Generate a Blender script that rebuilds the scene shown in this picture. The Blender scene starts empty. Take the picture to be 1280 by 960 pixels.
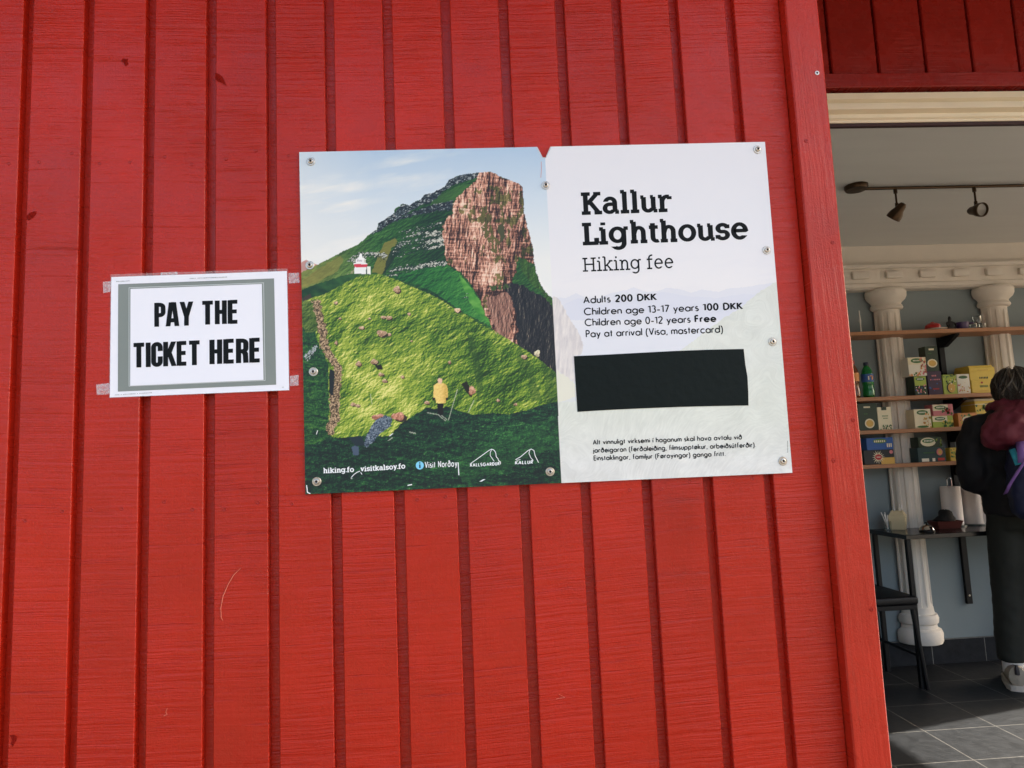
import bpy, bmesh, math, random
import numpy as np
from mathutils import Vector, Matrix
R = math.radians
random.seed(7)
scene = bpy.context.scene
COL = scene.collection

# ------------------------------------------------------------------ camera
FPX = 887.0                                     # focal length in pixels of a 1280 wide picture
_U = np.array([-340.0, 7880.0, -FPX]); _U /= np.linalg.norm(_U)
_N = np.array([-50.0, -(FPX*FPX+340*50)/7880, -FPX]); _N /= np.linalg.norm(_N)
_X = np.cross(_N, _U)
CM = np.stack([_X, _N, _U], 1)                  # world -> camera
CAM = np.array([0.0, -1.183, 1.25])
cd = bpy.data.cameras.new('camera'); cam = bpy.data.objects.new('camera', cd); COL.objects.link(cam)
cd.sensor_width = 36; cd.lens = FPX/1280*36; cd.clip_start = 0.02; cd.clip_end = 3000
mw = Matrix([list(map(float, CM.T[i])) for i in range(3)]).to_4x4()
mw.translation = Vector(CAM); cam.matrix_world = mw
scene.camera = cam

# ------------------------------------------------------------------ light
SUN_EL, SUN_AZ = 35.0, 14.0                     # azimuth from +x towards +y (behind the red wall)
w = bpy.data.worlds.new('World'); scene.world = w; w.use_nodes = True
nt = w.node_tree; sky = nt.nodes.new('ShaderNodeTexSky'); sky.sky_type = 'NISHITA'; sky.sun_disc = False
sky.sun_elevation = R(SUN_EL); sky.sun_rotation = R(90-SUN_AZ); sky.air_density = 1.0; sky.dust_density = 7.0; sky.ozone_density = 0.0
nt.links.new(sky.outputs[0], nt.nodes['Background'].inputs[0]); nt.nodes['Background'].inputs[1].default_value = 0.15
sd = bpy.data.lights.new('sun', 'SUN'); sun = bpy.data.objects.new('sun', sd); COL.objects.link(sun)
sd.energy = 4.5; sd.angle = R(0.5); sd.color = (1.0, 0.93, 0.83)
sv = Vector((math.cos(R(SUN_EL))*math.cos(R(SUN_AZ)), math.cos(R(SUN_EL))*math.sin(R(SUN_AZ)), math.sin(R(SUN_EL))))
sun.rotation_euler = sv.to_track_quat('Z', 'Y').to_euler(); sun.location = (6, 2, 6)
scene.view_settings.view_transform = 'Standard'; scene.view_settings.look = 'None'
scene.view_settings.exposure = 2.18; scene.view_settings.gamma = 1.0

# ------------------------------------------------------------------ helpers
def ray(px, py): return CM.T @ np.array([px-640.0, -(py-480.0), -FPX])
def PY(px, py, Y):
    d = ray(px, py); return CAM + d*((Y-CAM[1])/d[1])
def PZ(px, py, Z):
    d = ray(px, py); return CAM + d*((Z-CAM[2])/d[2])
def lin(c):
    return tuple(((v/255)/12.92 if v/255 <= 0.04045 else ((v/255+0.055)/1.055)**2.4) for v in c)

ROOT = {}                                       # name -> world origin of the thing a mesh hangs on
def thing(name, label, cat, loc=(0, 0, 0), group=None):
    o = bpy.data.objects.new(name, None); COL.objects.link(o); o.location = loc; o.empty_display_size = 0.05
    o['label'] = label; o['category'] = cat
    if group: o['group'] = group
    o['kind'] = 'thing'; ROOT[o] = Vector(loc); return o
def tag(o, label, cat, group=None):
    o['label'] = label; o['category'] = cat
    if group: o['group'] = group
    return o

class MB:
    def __init__(s): s.bm = bmesh.new(); s.ms = []
    def mi(s, m):
        if m not in s.ms: s.ms.append(m)
        return s.ms.index(m)
    def face(s, vs, i):
        try:
            f = s.bm.faces.new(vs); f.material_index = i; return f
        except ValueError: return None
    def poly(s, pts, m): return s.face([s.bm.verts.new(p) for p in pts], s.mi(m))
    def hexa(s, p, m, bev=0, seg=2):
        """p: 8 points, bottom ring of four then top ring of four"""
        i = s.mi(m); v = [s.bm.verts.new(q) for q in p]
        fs = [s.face([v[k] for k in q], i) for q in ((3, 2, 1, 0), (4, 5, 6, 7), (0, 1, 5, 4), (1, 2, 6, 5), (2, 3, 7, 6), (3, 0, 4, 7))]
        if bev:
            es = list({e for f in fs for e in f.edges})
            r = bmesh.ops.bevel(s.bm, geom=es, offset=bev, segments=seg, profile=0.5, affect='EDGES')
            for f in r['faces']: f.material_index = i
    def box(s, x0, x1, y0, y1, z0, z1, m, bev=0, seg=2):
        s.hexa([(x0, y0, z0), (x1, y0, z0), (x1, y1, z0), (x0, y1, z0), (x0, y0, z1), (x1, y0, z1), (x1, y1, z1), (x0, y1, z1)], m, bev, seg)
    def rings(s, rs, m, cap=(True, True), closed=True):
        i = s.mi(m); vs = [[s.bm.verts.new(p) for p in r] for r in rs]
        n = len(vs[0])
        for a, b in zip(vs[:-1], vs[1:]):
            for k in range(n if closed else n-1):
                s.face([a[k], a[(k+1) % n], b[(k+1) % n], b[k]], i)
        if cap[0]: s.face(vs[0][::-1], i)
        if cap[1]: s.face(vs[-1], i)
    def lathe(s, prof, c, m, n=24, axis='z', cap=(True, True)):
        rs = []
        for r, h in prof:
            ring = []
            for k in range(n):
                a = 2*math.pi*k/n; u, v = r*math.cos(a), r*math.sin(a)
                if axis == 'z': ring.append((c[0]+u, c[1]+v, c[2]+h))
                elif axis == 'y': ring.append((c[0]+u, c[1]-h, c[2]+v))       # h grows towards the viewer (-y)
                else:                                                       # axis is a direction vector
                    d = Vector(axis).normalized(); t = d.orthogonal().normalized(); b = d.cross(t)
                    q = Vector(c)+d*h+t*u+b*v; ring.append(tuple(q))
            rs.append(ring)
        s.rings(rs, m, cap)
    def tube(s, path, r, m, n=10, cap=True):
        P = [Vector(p) for p in path]; rs = []
        rad = r if isinstance(r, (list, tuple)) else [r]*len(P)
        prev = None
        for k, p in enumerate(P):
            d = (P[min(k+1, len(P)-1)]-P[max(k-1, 0)]).normalized()
            t = d.orthogonal().normalized() if prev is None else (prev-d*prev.dot(d)).normalized()
            prev = t; b = d.cross(t)
            rs.append([tuple(p+(t*math.cos(2*math.pi*j/n)+b*math.sin(2*math.pi*j/n))*rad[k]) for j in range(n)])
        s.rings(rs, m, (cap, cap))
    def prism(s, pts, f, a, b, m, bev=0):
        """pts in 2D, f(u, v, depth) -> xyz"""
        s.rings([[f(u, v, a) for u, v in pts], [f(u, v, b) for u, v in pts]], m)
    def build(s, name, parent=None, smooth=True, loc=None, angle=35):
        bmesh.ops.recalc_face_normals(s.bm, faces=s.bm.faces) if getattr(s, 'recalc', True) else None
        me = bpy.data.meshes.new(name); o = bpy.data.objects.new(name, me); COL.objects.link(o)
        org = ROOT[parent] if parent is not None else Vector(loc or (0, 0, 0))
        bmesh.ops.translate(s.bm, verts=s.bm.verts, vec=-org)
        s.bm.to_mesh(me); s.bm.free()
        for m in s.ms: me.materials.append(m)
        if smooth:
            me.polygons.foreach_set('use_smooth', [True]*len(me.polygons))
            try: me.set_sharp_from_angle(angle=R(angle))
            except Exception: pass
        if parent is not None: o.parent = parent
        else: o.location = org
        ROOT[o] = org
        return o
def struct(o): o['kind'] = 'structure'; return o

MATS = {}
def pm(name, rgb, rough=0.6, var=0.12, scale=18, bump=0.0, bscale=60, metal=0.0, spec=0.5, coat=0.0, srgb=True, stretch=(1, 1, 1)):
    """plain procedural material: colour with soft noise variation and optional bump"""
    if name in MATS: return MATS[name]
    m = bpy.data.materials.new(name); m.use_nodes = True; t = m.node_tree; n = t.nodes; L = t.links
    b = n['Principled BSDF']; c = lin(rgb) if srgb else rgb
    tc = n.new('ShaderNodeTexCoord'); mp = n.new('ShaderNodeMapping'); mp.inputs['Scale'].default_value = stretch
    L.new(tc.outputs['Object'], mp.inputs['Vector'])
    nz = n.new('ShaderNodeTexNoise'); nz.inputs['Scale'].default_value = scale; nz.inputs['Detail'].default_value = 5
    L.new(mp.outputs[0], nz.inputs['Vector'])
    mx = n.new('ShaderNodeMix'); mx.data_type = 'RGBA'
    mx.inputs['A'].default_value = tuple(v*(1-var) for v in c)+(1,); mx.inputs['B'].default_value = tuple(min(1, v*(1+var)) for v in c)+(1,)
    L.new(nz.outputs['Fac'], mx.inputs['Factor']); L.new(mx.outputs['Result'], b.inputs['Base Color'])
    mr = n.new('ShaderNodeMapRange'); mr.inputs['To Min'].default_value = max(0.02, rough-0.07); mr.inputs['To Max'].default_value = min(1, rough+0.07)
    L.new(nz.outputs['Fac'], mr.inputs['Value']); L.new(mr.outputs[0], b.inputs['Roughness'])
    b.inputs['Metallic'].default_value = metal; b.inputs['Specular IOR Level'].default_value = spec; b.inputs['Coat Weight'].default_value = coat
    if bump:
        nb = n.new('ShaderNodeTexNoise'); nb.inputs['Scale'].default_value = bscale; nb.inputs['Detail'].default_value = 4
        L.new(mp.outputs[0], nb.inputs['Vector'])
        bp = n.new('ShaderNodeBump'); bp.inputs['Strength'].default_value = bump; bp.inputs['Distance'].default_value = 0.004
        L.new(nb.outputs['Fac'], bp.inputs['Height']); L.new(bp.outputs[0], b.inputs['Normal'])
    MATS[name] = m; return m

def red_paint(name, base, vertical=False, bump=0.52, rough=0.24, speck=0.34):
    m = bpy.data.materials.new(name); m.use_nodes = True; t = m.node_tree; n = t.nodes; L = t.links; b = n['Principled BSDF']
    tc = n.new('ShaderNodeTexCoord'); at = n.new('ShaderNodeAttribute'); at.attribute_name = 'board'
    sp = n.new('ShaderNodeSeparateXYZ'); L.new(tc.outputs['Object'], sp.inputs[0])
    def math_(op, a, bb, c=None):
        q = n.new('ShaderNodeMath'); q.operation = op
        for k, v in enumerate((a, bb, c)):
            if v is None: continue
            if isinstance(v, (int, float)): q.inputs[k].default_value = v
            else: L.new(v, q.inputs[k])
        return q.outputs[0]
    def comb(x, y, z):
        q = n.new('ShaderNodeCombineXYZ')
        for k, v in enumerate((x, y, z)):
            if isinstance(v, (int, float)): q.inputs[k].default_value = v
            else: L.new(v, q.inputs[k])
        return q.outputs[0]
    def noise(vec, scale, detail=3, rgh=0.55, dist=0.0):
        q = n.new('ShaderNodeTexNoise'); q.inputs['Scale'].default_value = scale; q.inputs['Detail'].default_value = detail
        q.inputs['Roughness'].default_value = rgh; q.inputs['Distortion'].default_value = dist; L.new(vec, q.inputs['Vector']); return q.outputs['Fac']
    def rng(v, a, bb, c, d):
        q = n.new('ShaderNodeMapRange'); L.new(v, q.inputs['Value'])
        for k, x in zip(('From Min', 'From Max', 'To Min', 'To Max'), (a, bb, c, d)): q.inputs[k].default_value = x
        return q.outputs[0]
    X, Y, Z = sp.outputs; bid = at.outputs['Fac']
    off = math_('MULTIPLY', bid, 3.71)
    if vertical: X, Z = Z, X
    # saw marks: thin, nearly level lines across each board, each board its own tilt
    wob = math_('MULTIPLY', noise(comb(math_('MULTIPLY', X, 9), off, math_('MULTIPLY', Z, 2)), 1.0, 2), 0.007)
    tilt = math_('MULTIPLY', math_('MULTIPLY', math_('SINE', math_('MULTIPLY', bid, 12.9), 0), 0.035), X)
    zz = math_('ADD', math_('ADD', Z, wob), math_('ADD', tilt, off))
    saw = noise(comb(math_('MULTIPLY', X, 5), off, math_('MULTIPLY', zz, 150)), 1.0, 5, 0.62)
    saw2 = noise(comb(math_('MULTIPLY', X, 3), off, math_('MULTIPLY', zz, 45)), 1.0, 3, 0.6)
    area = rng(noise(comb(math_('ADD', X, off), off, Z), 5.0, 3), 0.35, 0.65, 0.15, 1.0)
    fine = noise(comb(math_('ADD', X, off), off, Z), 330.0, 3, 0.7)
    grain = noise(comb(math_('MULTIPLY', math_('ADD', X, off), 220), off, math_('MULTIPLY', Z, 7)), 1.0, 4, 0.6, 0.6)
    blot = noise(comb(math_('ADD', X, off), off, Z), 26.0, 4, 0.6)
    sawc = rng(saw, 0.30, 0.62, 0.0, 1.0)
    line = noise(comb(math_('MULTIPLY', X, 4), math_('ADD', off, 9.3), math_('MULTIPLY', zz, 210)), 1.0, 4, 0.7)
    lineb = rng(noise(comb(math_('ADD', X, off), off, math_('MULTIPLY', Z, 3)), 9.0, 3), 0.40, 0.60, 0.0, 1.0)
    sawl = math_('SUBTRACT', 1.0, math_('MULTIPLY', rng(line, 0.58, 0.70, 0.0, 1.0), lineb))
    h = math_('ADD', math_('MULTIPLY', math_('MULTIPLY', sawc, area), 1.0), math_('MULTIPLY', sawl, 0.55)); h = math_('ADD', h, 0.0)
    h = math_('ADD', h, math_('MULTIPLY', saw2, 0.5))
    h = math_('ADD', h, math_('MULTIPLY', fine, speck)); h = math_('ADD', h, math_('MULTIPLY', grain, 0.22)); h = math_('ADD', h, math_('MULTIPLY', blot, 0.35))
    bp = n.new('ShaderNodeBump'); bp.inputs['Strength'].default_value = bump; bp.inputs['Distance'].default_value = 0.0020
    L.new(h, bp.inputs['Height']); L.new(bp.outputs[0], b.inputs['Normal'])
    big = noise(comb(math_('ADD', X, off), off, Z), 3.5, 4)
    tone = math_('ADD', rng(big, 0.3, 0.7, 0.88, 1.10), rng(sawl, 0, 1, -0.16, 0.02))
    tone = math_('ADD', tone, math_('MULTIPLY', math_('SINE', math_('MULTIPLY', bid, 5.3), 0), 0.04))
    tone = math_('ADD', tone, rng(blot, 0.3, 0.7, -0.05, 0.05))
    vm = n.new('ShaderNodeVectorMath'); vm.operation = 'SCALE'; vm.inputs[0].default_value = base; L.new(tone, vm.inputs['Scale'])
    # rubbed, chalkier paint on the raised flecks
    chalk = n.new('ShaderNodeMix'); chalk.data_type = 'RGBA'; chalk.inputs['B'].default_value = (0.50, 0.07, 0.045, 1)
    fl = math_('MULTIPLY', rng(fine, 0.66, 0.76, 0, 0.55), area); L.new(fl, chalk.inputs['Factor']); L.new(vm.outputs[0], chalk.inputs['A'])
    L.new(chalk.outputs['Result'], b.inputs['Base Color'])
    L.new(rng(blot, 0.3, 0.7, rough-0.06, rough+0.12), b.inputs['Roughness']); b.inputs['Specular IOR Level'].default_value = 0.31
    return m

# ------------------------------------------------------------------ materials
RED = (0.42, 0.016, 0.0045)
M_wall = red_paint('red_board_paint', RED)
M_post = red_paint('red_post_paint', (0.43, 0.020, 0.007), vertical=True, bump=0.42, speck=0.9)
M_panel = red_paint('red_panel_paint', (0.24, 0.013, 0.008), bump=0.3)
M_knot = pm('dark_red_knot', (126, 20, 11), 0.85, 0.5, 260, 0.6, 400, spec=0.08)
M_scr = pm('pale_scratch', (214, 120, 96), 0.6)
M_steel = pm('stainless_steel', (196, 188, 176), 0.3, 0.15, 300, metal=1.0)
M_dark = pm('socket_black', (22, 18, 16), 0.6)
M_cream = pm('cream_trim_paint', (224, 212, 184), 0.5, 0.08, 30, 0.25, 90, stretch=(0.3, 1, 2))
M_black = pm('black_metal', (9, 10, 13), 0.45, 0.2, 40, spec=0.3)

def add_attr(o, vals):
    a = o.data.attributes.new('board', 'FLOAT', 'FACE'); a.data.foreach_set('value', vals)

# ================================================================== THE RED WALL
meas = {0: -0.7405, 1: -0.6395, 2: -0.5362, 3: -0.4339, 4: -0.3319, 5: -0.2312, 6: -0.1294, 7: -0.0266, 8: 0.0767, 9: 0.1784, 10: 0.2815, 11: 0.3862, 12: 0.4906}
grooves = [-0.7405-0.102*k for k in range(23, 0, -1)]+[meas[k] for k in range(13)]
GW, GD = 0.0168, 0.016
XC0, XC1 = 0.5915, 0.653                        # corner post, front face
wall = thing('board_wall', 'red painted wall of upright grooved boards carrying both notices', 'wall', (0, 0, 0))
Z0, Z1 = -0.12, 2.525
mb = MB(); ids = []
edges = [(-3.2, grooves[0])]+[(a+GW, b) for a, b in zip(grooves[:-1], grooves[1:])]+[(grooves[-1]+GW, XC0)]
i0 = mb.mi(M_wall); ch = 0.0012
zs = [Z0, 0.6, 1.2, 1.8, Z1]
def strip(xa, ya, xb, yb, bid, wav=None):
    va = [mb.bm.verts.new((xa, ya, z)) for z in zs]; vb = [mb.bm.verts.new((xb, yb, z)) for z in zs]
    for k in range(len(zs)-1):
        f = mb.face([va[k], vb[k], vb[k+1], va[k+1]], i0); ids.append(bid)
for k, (a, b) in enumerate(edges):
    dy = random.uniform(-0.0006, 0.0006)
    strip(a, GD, a, ch+dy, k, None); strip(a, ch+dy, a+ch, dy, k); strip(a+ch, dy, b-ch, dy, k)
    if k < len(edges)-1:
        strip(b-ch, dy, b, ch+dy, k); strip(b, ch+dy, b, GD, k)
        strip(b, GD, b+GW, GD, k+40)
mb.recalc = False
wb = mb.build('boards', wall, smooth=False); add_attr(wb, [float(v) for v in ids])
mb = MB(); mb.box(-3.2, XC1-0.004, GD+0.004, 0.12, Z0, Z1, M_panel); o = mb.build('backing', wall, smooth=False)
# corner post, 23 mm proud
mb = MB()
nseg = 24; pr = []
for k in range(nseg+1):
    z = Z0+(Z1-Z0)*k/nseg; j = lambda a: random.uniform(-a, a)
    x0, x1 = XC0+j(0.0007), XC1+j(0.0005); c = 0.0022
    pr.append([(x0, 0.004, z), (x0, -0.023+c, z), (x0+c, -0.023, z), (x1-c, -0.023, z), (x1, -0.023+c, z), (x1, 0.004, z)])
mb.rings(pr, M_post)
post = mb.build('corner_post', wall, smooth=False); add_attr(post, [3.0]*len(post.data.polygons))
mb = MB(); mb.box(XC0+0.003, XC1-0.0008, 0.005, 0.55, Z0, Z1, M_panel); mb.build('jamb', wall, smooth=False)
def screw_mesh(name, c, parent, r=0.0068, painted=None):
    mb = MB(); ms = painted or M_steel; md = painted or M_dark
    if r > 0.005:
        mb.lathe([(r, 0), (r, 0.0010), (r*0.93, 0.0014), (r*0.62, 0.0014)], c, ms, 22, 'y', (False, False))
        mb.lathe([(r*0.66, 0.0008), (r*0.66, 0.0022), (r*0.55, 0.0036), (r*0.36, 0.0042), (r*0.28, 0.0040)], c, ms, 20, 'y', (False, False))
        mb.lathe([(r*0.28, 0.0040), (r*0.26, 0.0016), (0.0001, 0.0016)], c, md, 6, 'y', (False, False))
    else:
        mb.lathe([(r, 0), (r*0.9, 0.0006), (r*0.5, 0.0007)], c, ms, 14, 'y', (False, False))
        mb.lathe([(r*0.5, 0.0007), (r*0.42, 0.0002), (0.0001, 0.0002)], c, md, 6, 'y', (False, False))
    return mb.build(name, parent)
def copy_part(o, dpos, parent):
    c = o.copy(); COL.objects.link(c); c.parent = parent; c.location = Vector(o.location)+Vector(dpos); return c
# screws of the corner post (one bare, the others painted over)
M_nail = red_paint('red_nail_paint', (0.33, 0.013, 0.006), bump=0.1)
p = PY(1021.3, 91.3, -0.023); s = screw_mesh('screw', (p[0], -0.0232, p[2]), post, 0.0042); s['label'] = 'bare steel screw in red corner post'
for px, py in ((1008, 176), (1041, 303), (1066.5, 525), (1042, 576), (1089.5, 762)):
    p = PY(px, py, -0.023); screw_mesh('screw', (p[0], -0.0232, p[2]), post, 0.0036, M_nail)
# nail heads, two to a board
first = None
for row in (1.79, 1.205):
    for k, (a, b) in enumerate(edges):
        if b < -0.85 or k == len(edges)-1: continue
        for f in (0.22, 0.78):
            x = a+(b-a)*f+random.uniform(-0.006, 0.006); z = row+random.uniform(-0.012, 0.012)
            if -0.28 < x < 0.545 and 1.21 < z < 1.81: continue
            if -0.59 < x < -0.29 and 1.38 < z < 1.60: continue
            if first is None:
                mb = MB(); mb.lathe([(0.0031, -0.001), (0.0031, 0.0006), (0.0026, 0.0009), (0.0014, 0.0005), (0.0002, 0.0005)], (x, 0, z), M_nail, 12, 'y', (False, False))
                first = mb.build('nail', wb); fx, fz = x, z
            else: copy_part(first, (x-fx, 0, z-fz), wb)
# knots and chips seen in the boards
def knot(pts_px, name='knot', m=M_knot):
    mb = MB(); c = np.mean([PY(a, b, 0) for a, b in pts_px], 0)
    out = [PY(a, b, -0.0009) for a, b in pts_px]
    v = mb.bm.verts.new((c[0], -0.0012, c[2])); vs = [mb.bm.verts.new(tuple(q)) for q in out]
    for k in range(len(vs)): mb.face([v, vs[k], vs[(k+1) % len(vs)]], mb.mi(m))
    return mb.build(name, wb, smooth=False)
knot([(33, 271), (36, 266.5), (41, 264.5), (45.5, 264), (45, 268), (41, 272.5), (36, 275.5), (33.8, 274)])
knot([(151, 76), (154, 72.5), (157, 74), (160, 73), (159, 77), (161, 80), (156.5, 83), (154.5, 79)])
knot([(268.5, 91), (273, 92), (278, 96), (283, 107), (277, 103), (271, 101), (268.7, 97)])
knot([(12, 919), (17, 918.5), (21.5, 921), (20, 926), (15.5, 934), (13.5, 930), (15, 924)])
knot([(987.5, 54), (991, 52), (994, 54), (992, 57.5), (988.5, 58)], 'knot')
mb = MB(); q = [(301, 710), (292, 719), (285, 731), (279, 745), (276, 760), (276.5, 772), (279, 776)]
mb.tube([PY(a, b, -0.0006) for a, b in q], [0.0003, 0.0007, 0.0005, 0.0007, 0.0005, 0.0006, 0.0002], M_scr, 5); mb.build('scratch', wb)
for a, b, n_ in ((205, 896, 4), (700, 878, 3)):
    mb = MB(); pt = []
    for k in range(n_): pt.append(PY(a+random.uniform(-7, 7), b-10+k*3.2+random.uniform(-1, 1), -0.0006))
    mb.tube(pt, [random.uniform(0.0002, 0.0005) for _ in pt], M_scr, 4); mb.build('scratch', wb)

# ================================================================== ground, porch and room
M_ground = pm('gravel_ground', (92, 86, 76), 0.9, 0.25, 14, 0.6, 120)
mb = MB(); mb.box(-60, 60, -80, 40, -0.5, -0.14, M_ground); struct(mb.build('ground', smooth=False))
YB = 2.93; ZC = 2.471; XL, XR = 0.62, 5.0

def tile_mat(name, axes, x0, z0, s, base, grout):
    m = bpy.data.materials.new(name); m.use_nodes = True; t = m.node_tree; n = t.nodes; L = t.links; b = n['Principled BSDF']
    tc = n.new('ShaderNodeTexCoord'); sp = n.new('ShaderNodeSeparateXYZ'); L.new(tc.outputs['Object'], sp.inputs[0])
    cb = n.new('ShaderNodeCombineXYZ'); L.new(sp.outputs[axes[0]], cb.inputs[0]); L.new(sp.outputs[axes[1]], cb.inputs[1])
    ad = n.new('ShaderNodeVectorMath'); ad.operation = 'SUBTRACT'; ad.inputs[1].default_value = (x0, z0, 0); L.new(cb.outputs[0], ad.inputs[0])
    br = n.new('ShaderNodeTexBrick'); br.offset = 0; br.squash = 1; br.inputs['Scale'].default_value = 1
    br.inputs['Brick Width'].default_value = s[0]; br.inputs['Row Height'].default_value = s[1]; br.inputs['Mortar Size'].default_value = 0.0022; br.inputs['Mortar Smooth'].default_value = 0.15
    br.inputs['Color1'].default_value = base+(1,); br.inputs['Color2'].default_value = tuple(v*1.25 for v in base)+(1,); br.inputs['Mortar'].default_value = grout+(1,)
    L.new(ad.outputs[0], br.inputs['Vector'])
    nz = n.new('ShaderNodeTexNoise'); nz.inputs['Scale'].default_value = 22; nz.inputs['Detail'].default_value = 7; nz.inputs['Roughness'].default_value = 0.65; L.new(tc.outputs['Object'], nz.inputs['Vector'])
    mx = n.new('ShaderNodeMix'); mx.data_type = 'RGBA'; mx.blend_type = 'MULTIPLY'; mx.inputs['Factor'].default_value = 1
    mr = n.new('ShaderNodeMapRange'); mr.inputs['From Min'].default_value = 0.3; mr.inputs['From Max'].default_value = 0.7; mr.inputs['To Min'].default_value = 0.65; mr.inputs['To Max'].default_value = 1.4
    L.new(nz.outputs['Fac'], mr.inputs['Value']); L.new(br.outputs['Color'], mx.inputs['A']); L.new(mr.outputs[0], mx.inputs['B']); L.new(mx.outputs['Result'], b.inputs['Base Color'])
    mr2 = n.new('ShaderNodeMapRange'); mr2.inputs['To Min'].default_value = 0.38; mr2.inputs['To Max'].default_value = 0.62; L.new(nz.outputs['Fac'], mr2.inputs['Value']); L.new(mr2.outputs[0], b.inputs['Roughness']); b.inputs['Specular IOR Level'].default_value = 0.18
    bp = n.new('ShaderNodeBump'); bp.inputs['Strength'].default_value = 0.35; bp.inputs['Distance'].default_value = 0.002
    iv = n.new('ShaderNodeMath'); iv.operation = 'SUBTRACT'; L.new(nz.outputs['Fac'], iv.inputs[0]); L.new(br.outputs['Fac'], iv.inputs[1]); L.new(iv.outputs[0], bp.inputs['Height']); L.new(bp.outputs[0], b.inputs['Normal'])
    return m
M_tile = tile_mat('slate_floor_tile', (0, 1), 1.952-0.33*20, 2.001-0.312*20, (0.33, 0.312), (0.0105, 0.0115, 0.013), (0.11, 0.105, 0.095))
M_skirt = tile_mat('slate_skirting_tile', (0, 2), 2.61-0.32*20, -0.18, (0.32, 0.315), (0.014, 0.016, 0.020), (0.16, 0.16, 0.15))
M_bwall = pm('grey_blue_wall_paint', (130, 142, 145), 0.85, 0.06, 3, 0.15, 50)
M_ceil = pm('pale_ceiling_paint', (212, 212, 208), 0.6, 0.06, 5, 0.25, 30, stretch=(0.4, 3, 1))
M_plaster = pm('cream_plaster', (220, 212, 200), 0.8, 0.06, 12, 0.3, 120)
mb = MB(); mb.box(XL, XR+0.2, -0.02, YB+0.1, -0.13, 0, M_tile); struct(mb.build('floor', smooth=False))
mb = MB(); mb.box(XL-0.1, XR+0.2, YB, YB+0.12, 0, 2.9, M_bwall); struct(mb.build('back_wall', smooth=False))
mb = MB(); mb.box(XL-0.1, XL+0.02, 0.56, YB, 0, 2.9, M_bwall); struct(mb.build('left_wall', smooth=False))
DY0, DY1, DZ = 0.85, 2.82, 2.43                  # sunlit side opening of the room, right of the frame
mb = MB(); mb.box(XR, XR+0.12, 0.56, DY0, 0, 2.9, M_bwall); mb.box(XR, XR+0.12, DY1, YB-0.001, 0, 2.9, M_bwall); mb.box(XR, XR+0.12, DY0, DY1, DZ, 2.9, M_bwall)
struct(mb.build('right_wall', smooth=False))
mb = MB(); mb.box(XL+0.021, XR-0.001, 0.66, YB-0.001, ZC, ZC+0.06, M_ceil); struct(mb.build('ceiling', smooth=False))
mb = MB(); mb.box(-3.6, XR+0.3, 0.125, YB+0.3, 2.91, 3.02, M_panel); mb.box(-3.6, XC1+0.009, -0.66, 0.124, 2.53, 3.02, M_panel); mb.box(XC1+0.0095, XR+0.3, -0.66, 0.124, 2.63, 3.02, M_panel); mb.box(XC1+0.01, XR+0.3, -0.36, 0.535, 2.50, 2.625, M_panel); o = mb.build('roof_shade_eaves', smooth=False); struct(o)  # unseen roof; eaves and porch soffit added to darken wall and door panel
mb = MB(); mb.box(XL+0.021, XR+0.1, YB-0.012, YB-0.001, 0.0005, 0.137, M_skirt); tag(mb.build('tile_skirting', smooth=False), 'dark tiled skirting along the foot of the back wall', 'skirting')
# wall over the doorway
LY = 0.55
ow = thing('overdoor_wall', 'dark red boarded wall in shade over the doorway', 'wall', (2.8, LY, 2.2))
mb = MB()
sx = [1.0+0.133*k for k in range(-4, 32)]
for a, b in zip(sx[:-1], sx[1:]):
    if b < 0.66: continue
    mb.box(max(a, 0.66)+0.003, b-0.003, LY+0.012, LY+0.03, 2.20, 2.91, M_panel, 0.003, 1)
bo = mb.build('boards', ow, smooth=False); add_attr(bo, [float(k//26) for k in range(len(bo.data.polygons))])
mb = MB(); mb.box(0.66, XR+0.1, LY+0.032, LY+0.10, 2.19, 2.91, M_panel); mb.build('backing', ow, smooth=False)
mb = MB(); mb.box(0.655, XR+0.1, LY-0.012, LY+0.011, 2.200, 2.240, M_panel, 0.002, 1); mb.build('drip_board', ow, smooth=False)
hd = thing('door_head', 'cream stepped moulding across the top of the doorway', 'door frame', (2.8, LY, 2.11))
mb = MB()
prof = [(LY+0.03, 2.188), (LY-0.004, 2.188), (LY-0.006, 2.170), (LY+0.004, 2.164), (LY+0.004, 2.155), (LY-0.012, 2.150), (LY-0.012, 2.139), (LY+0.006, 2.134), (LY+0.006, 2.124), (LY+0.012, 2.120), (LY+0.012, 2.113), (LY+0.03, 2.113)]
mb.rings([[(0.656, y, z) for y, z in prof], [(XR+0.1, y, z) for y, z in prof]], M_cream); mb.build('moulding', hd, smooth=False)
mb = MB(); mb.box(0.656, XR+0.1, LY+0.014, LY+0.026, 2.104, 2.1125, pm('dark_seal', (48, 16, 16), 0.6)); mb.build('weather_seal', hd, smooth=False)

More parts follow.
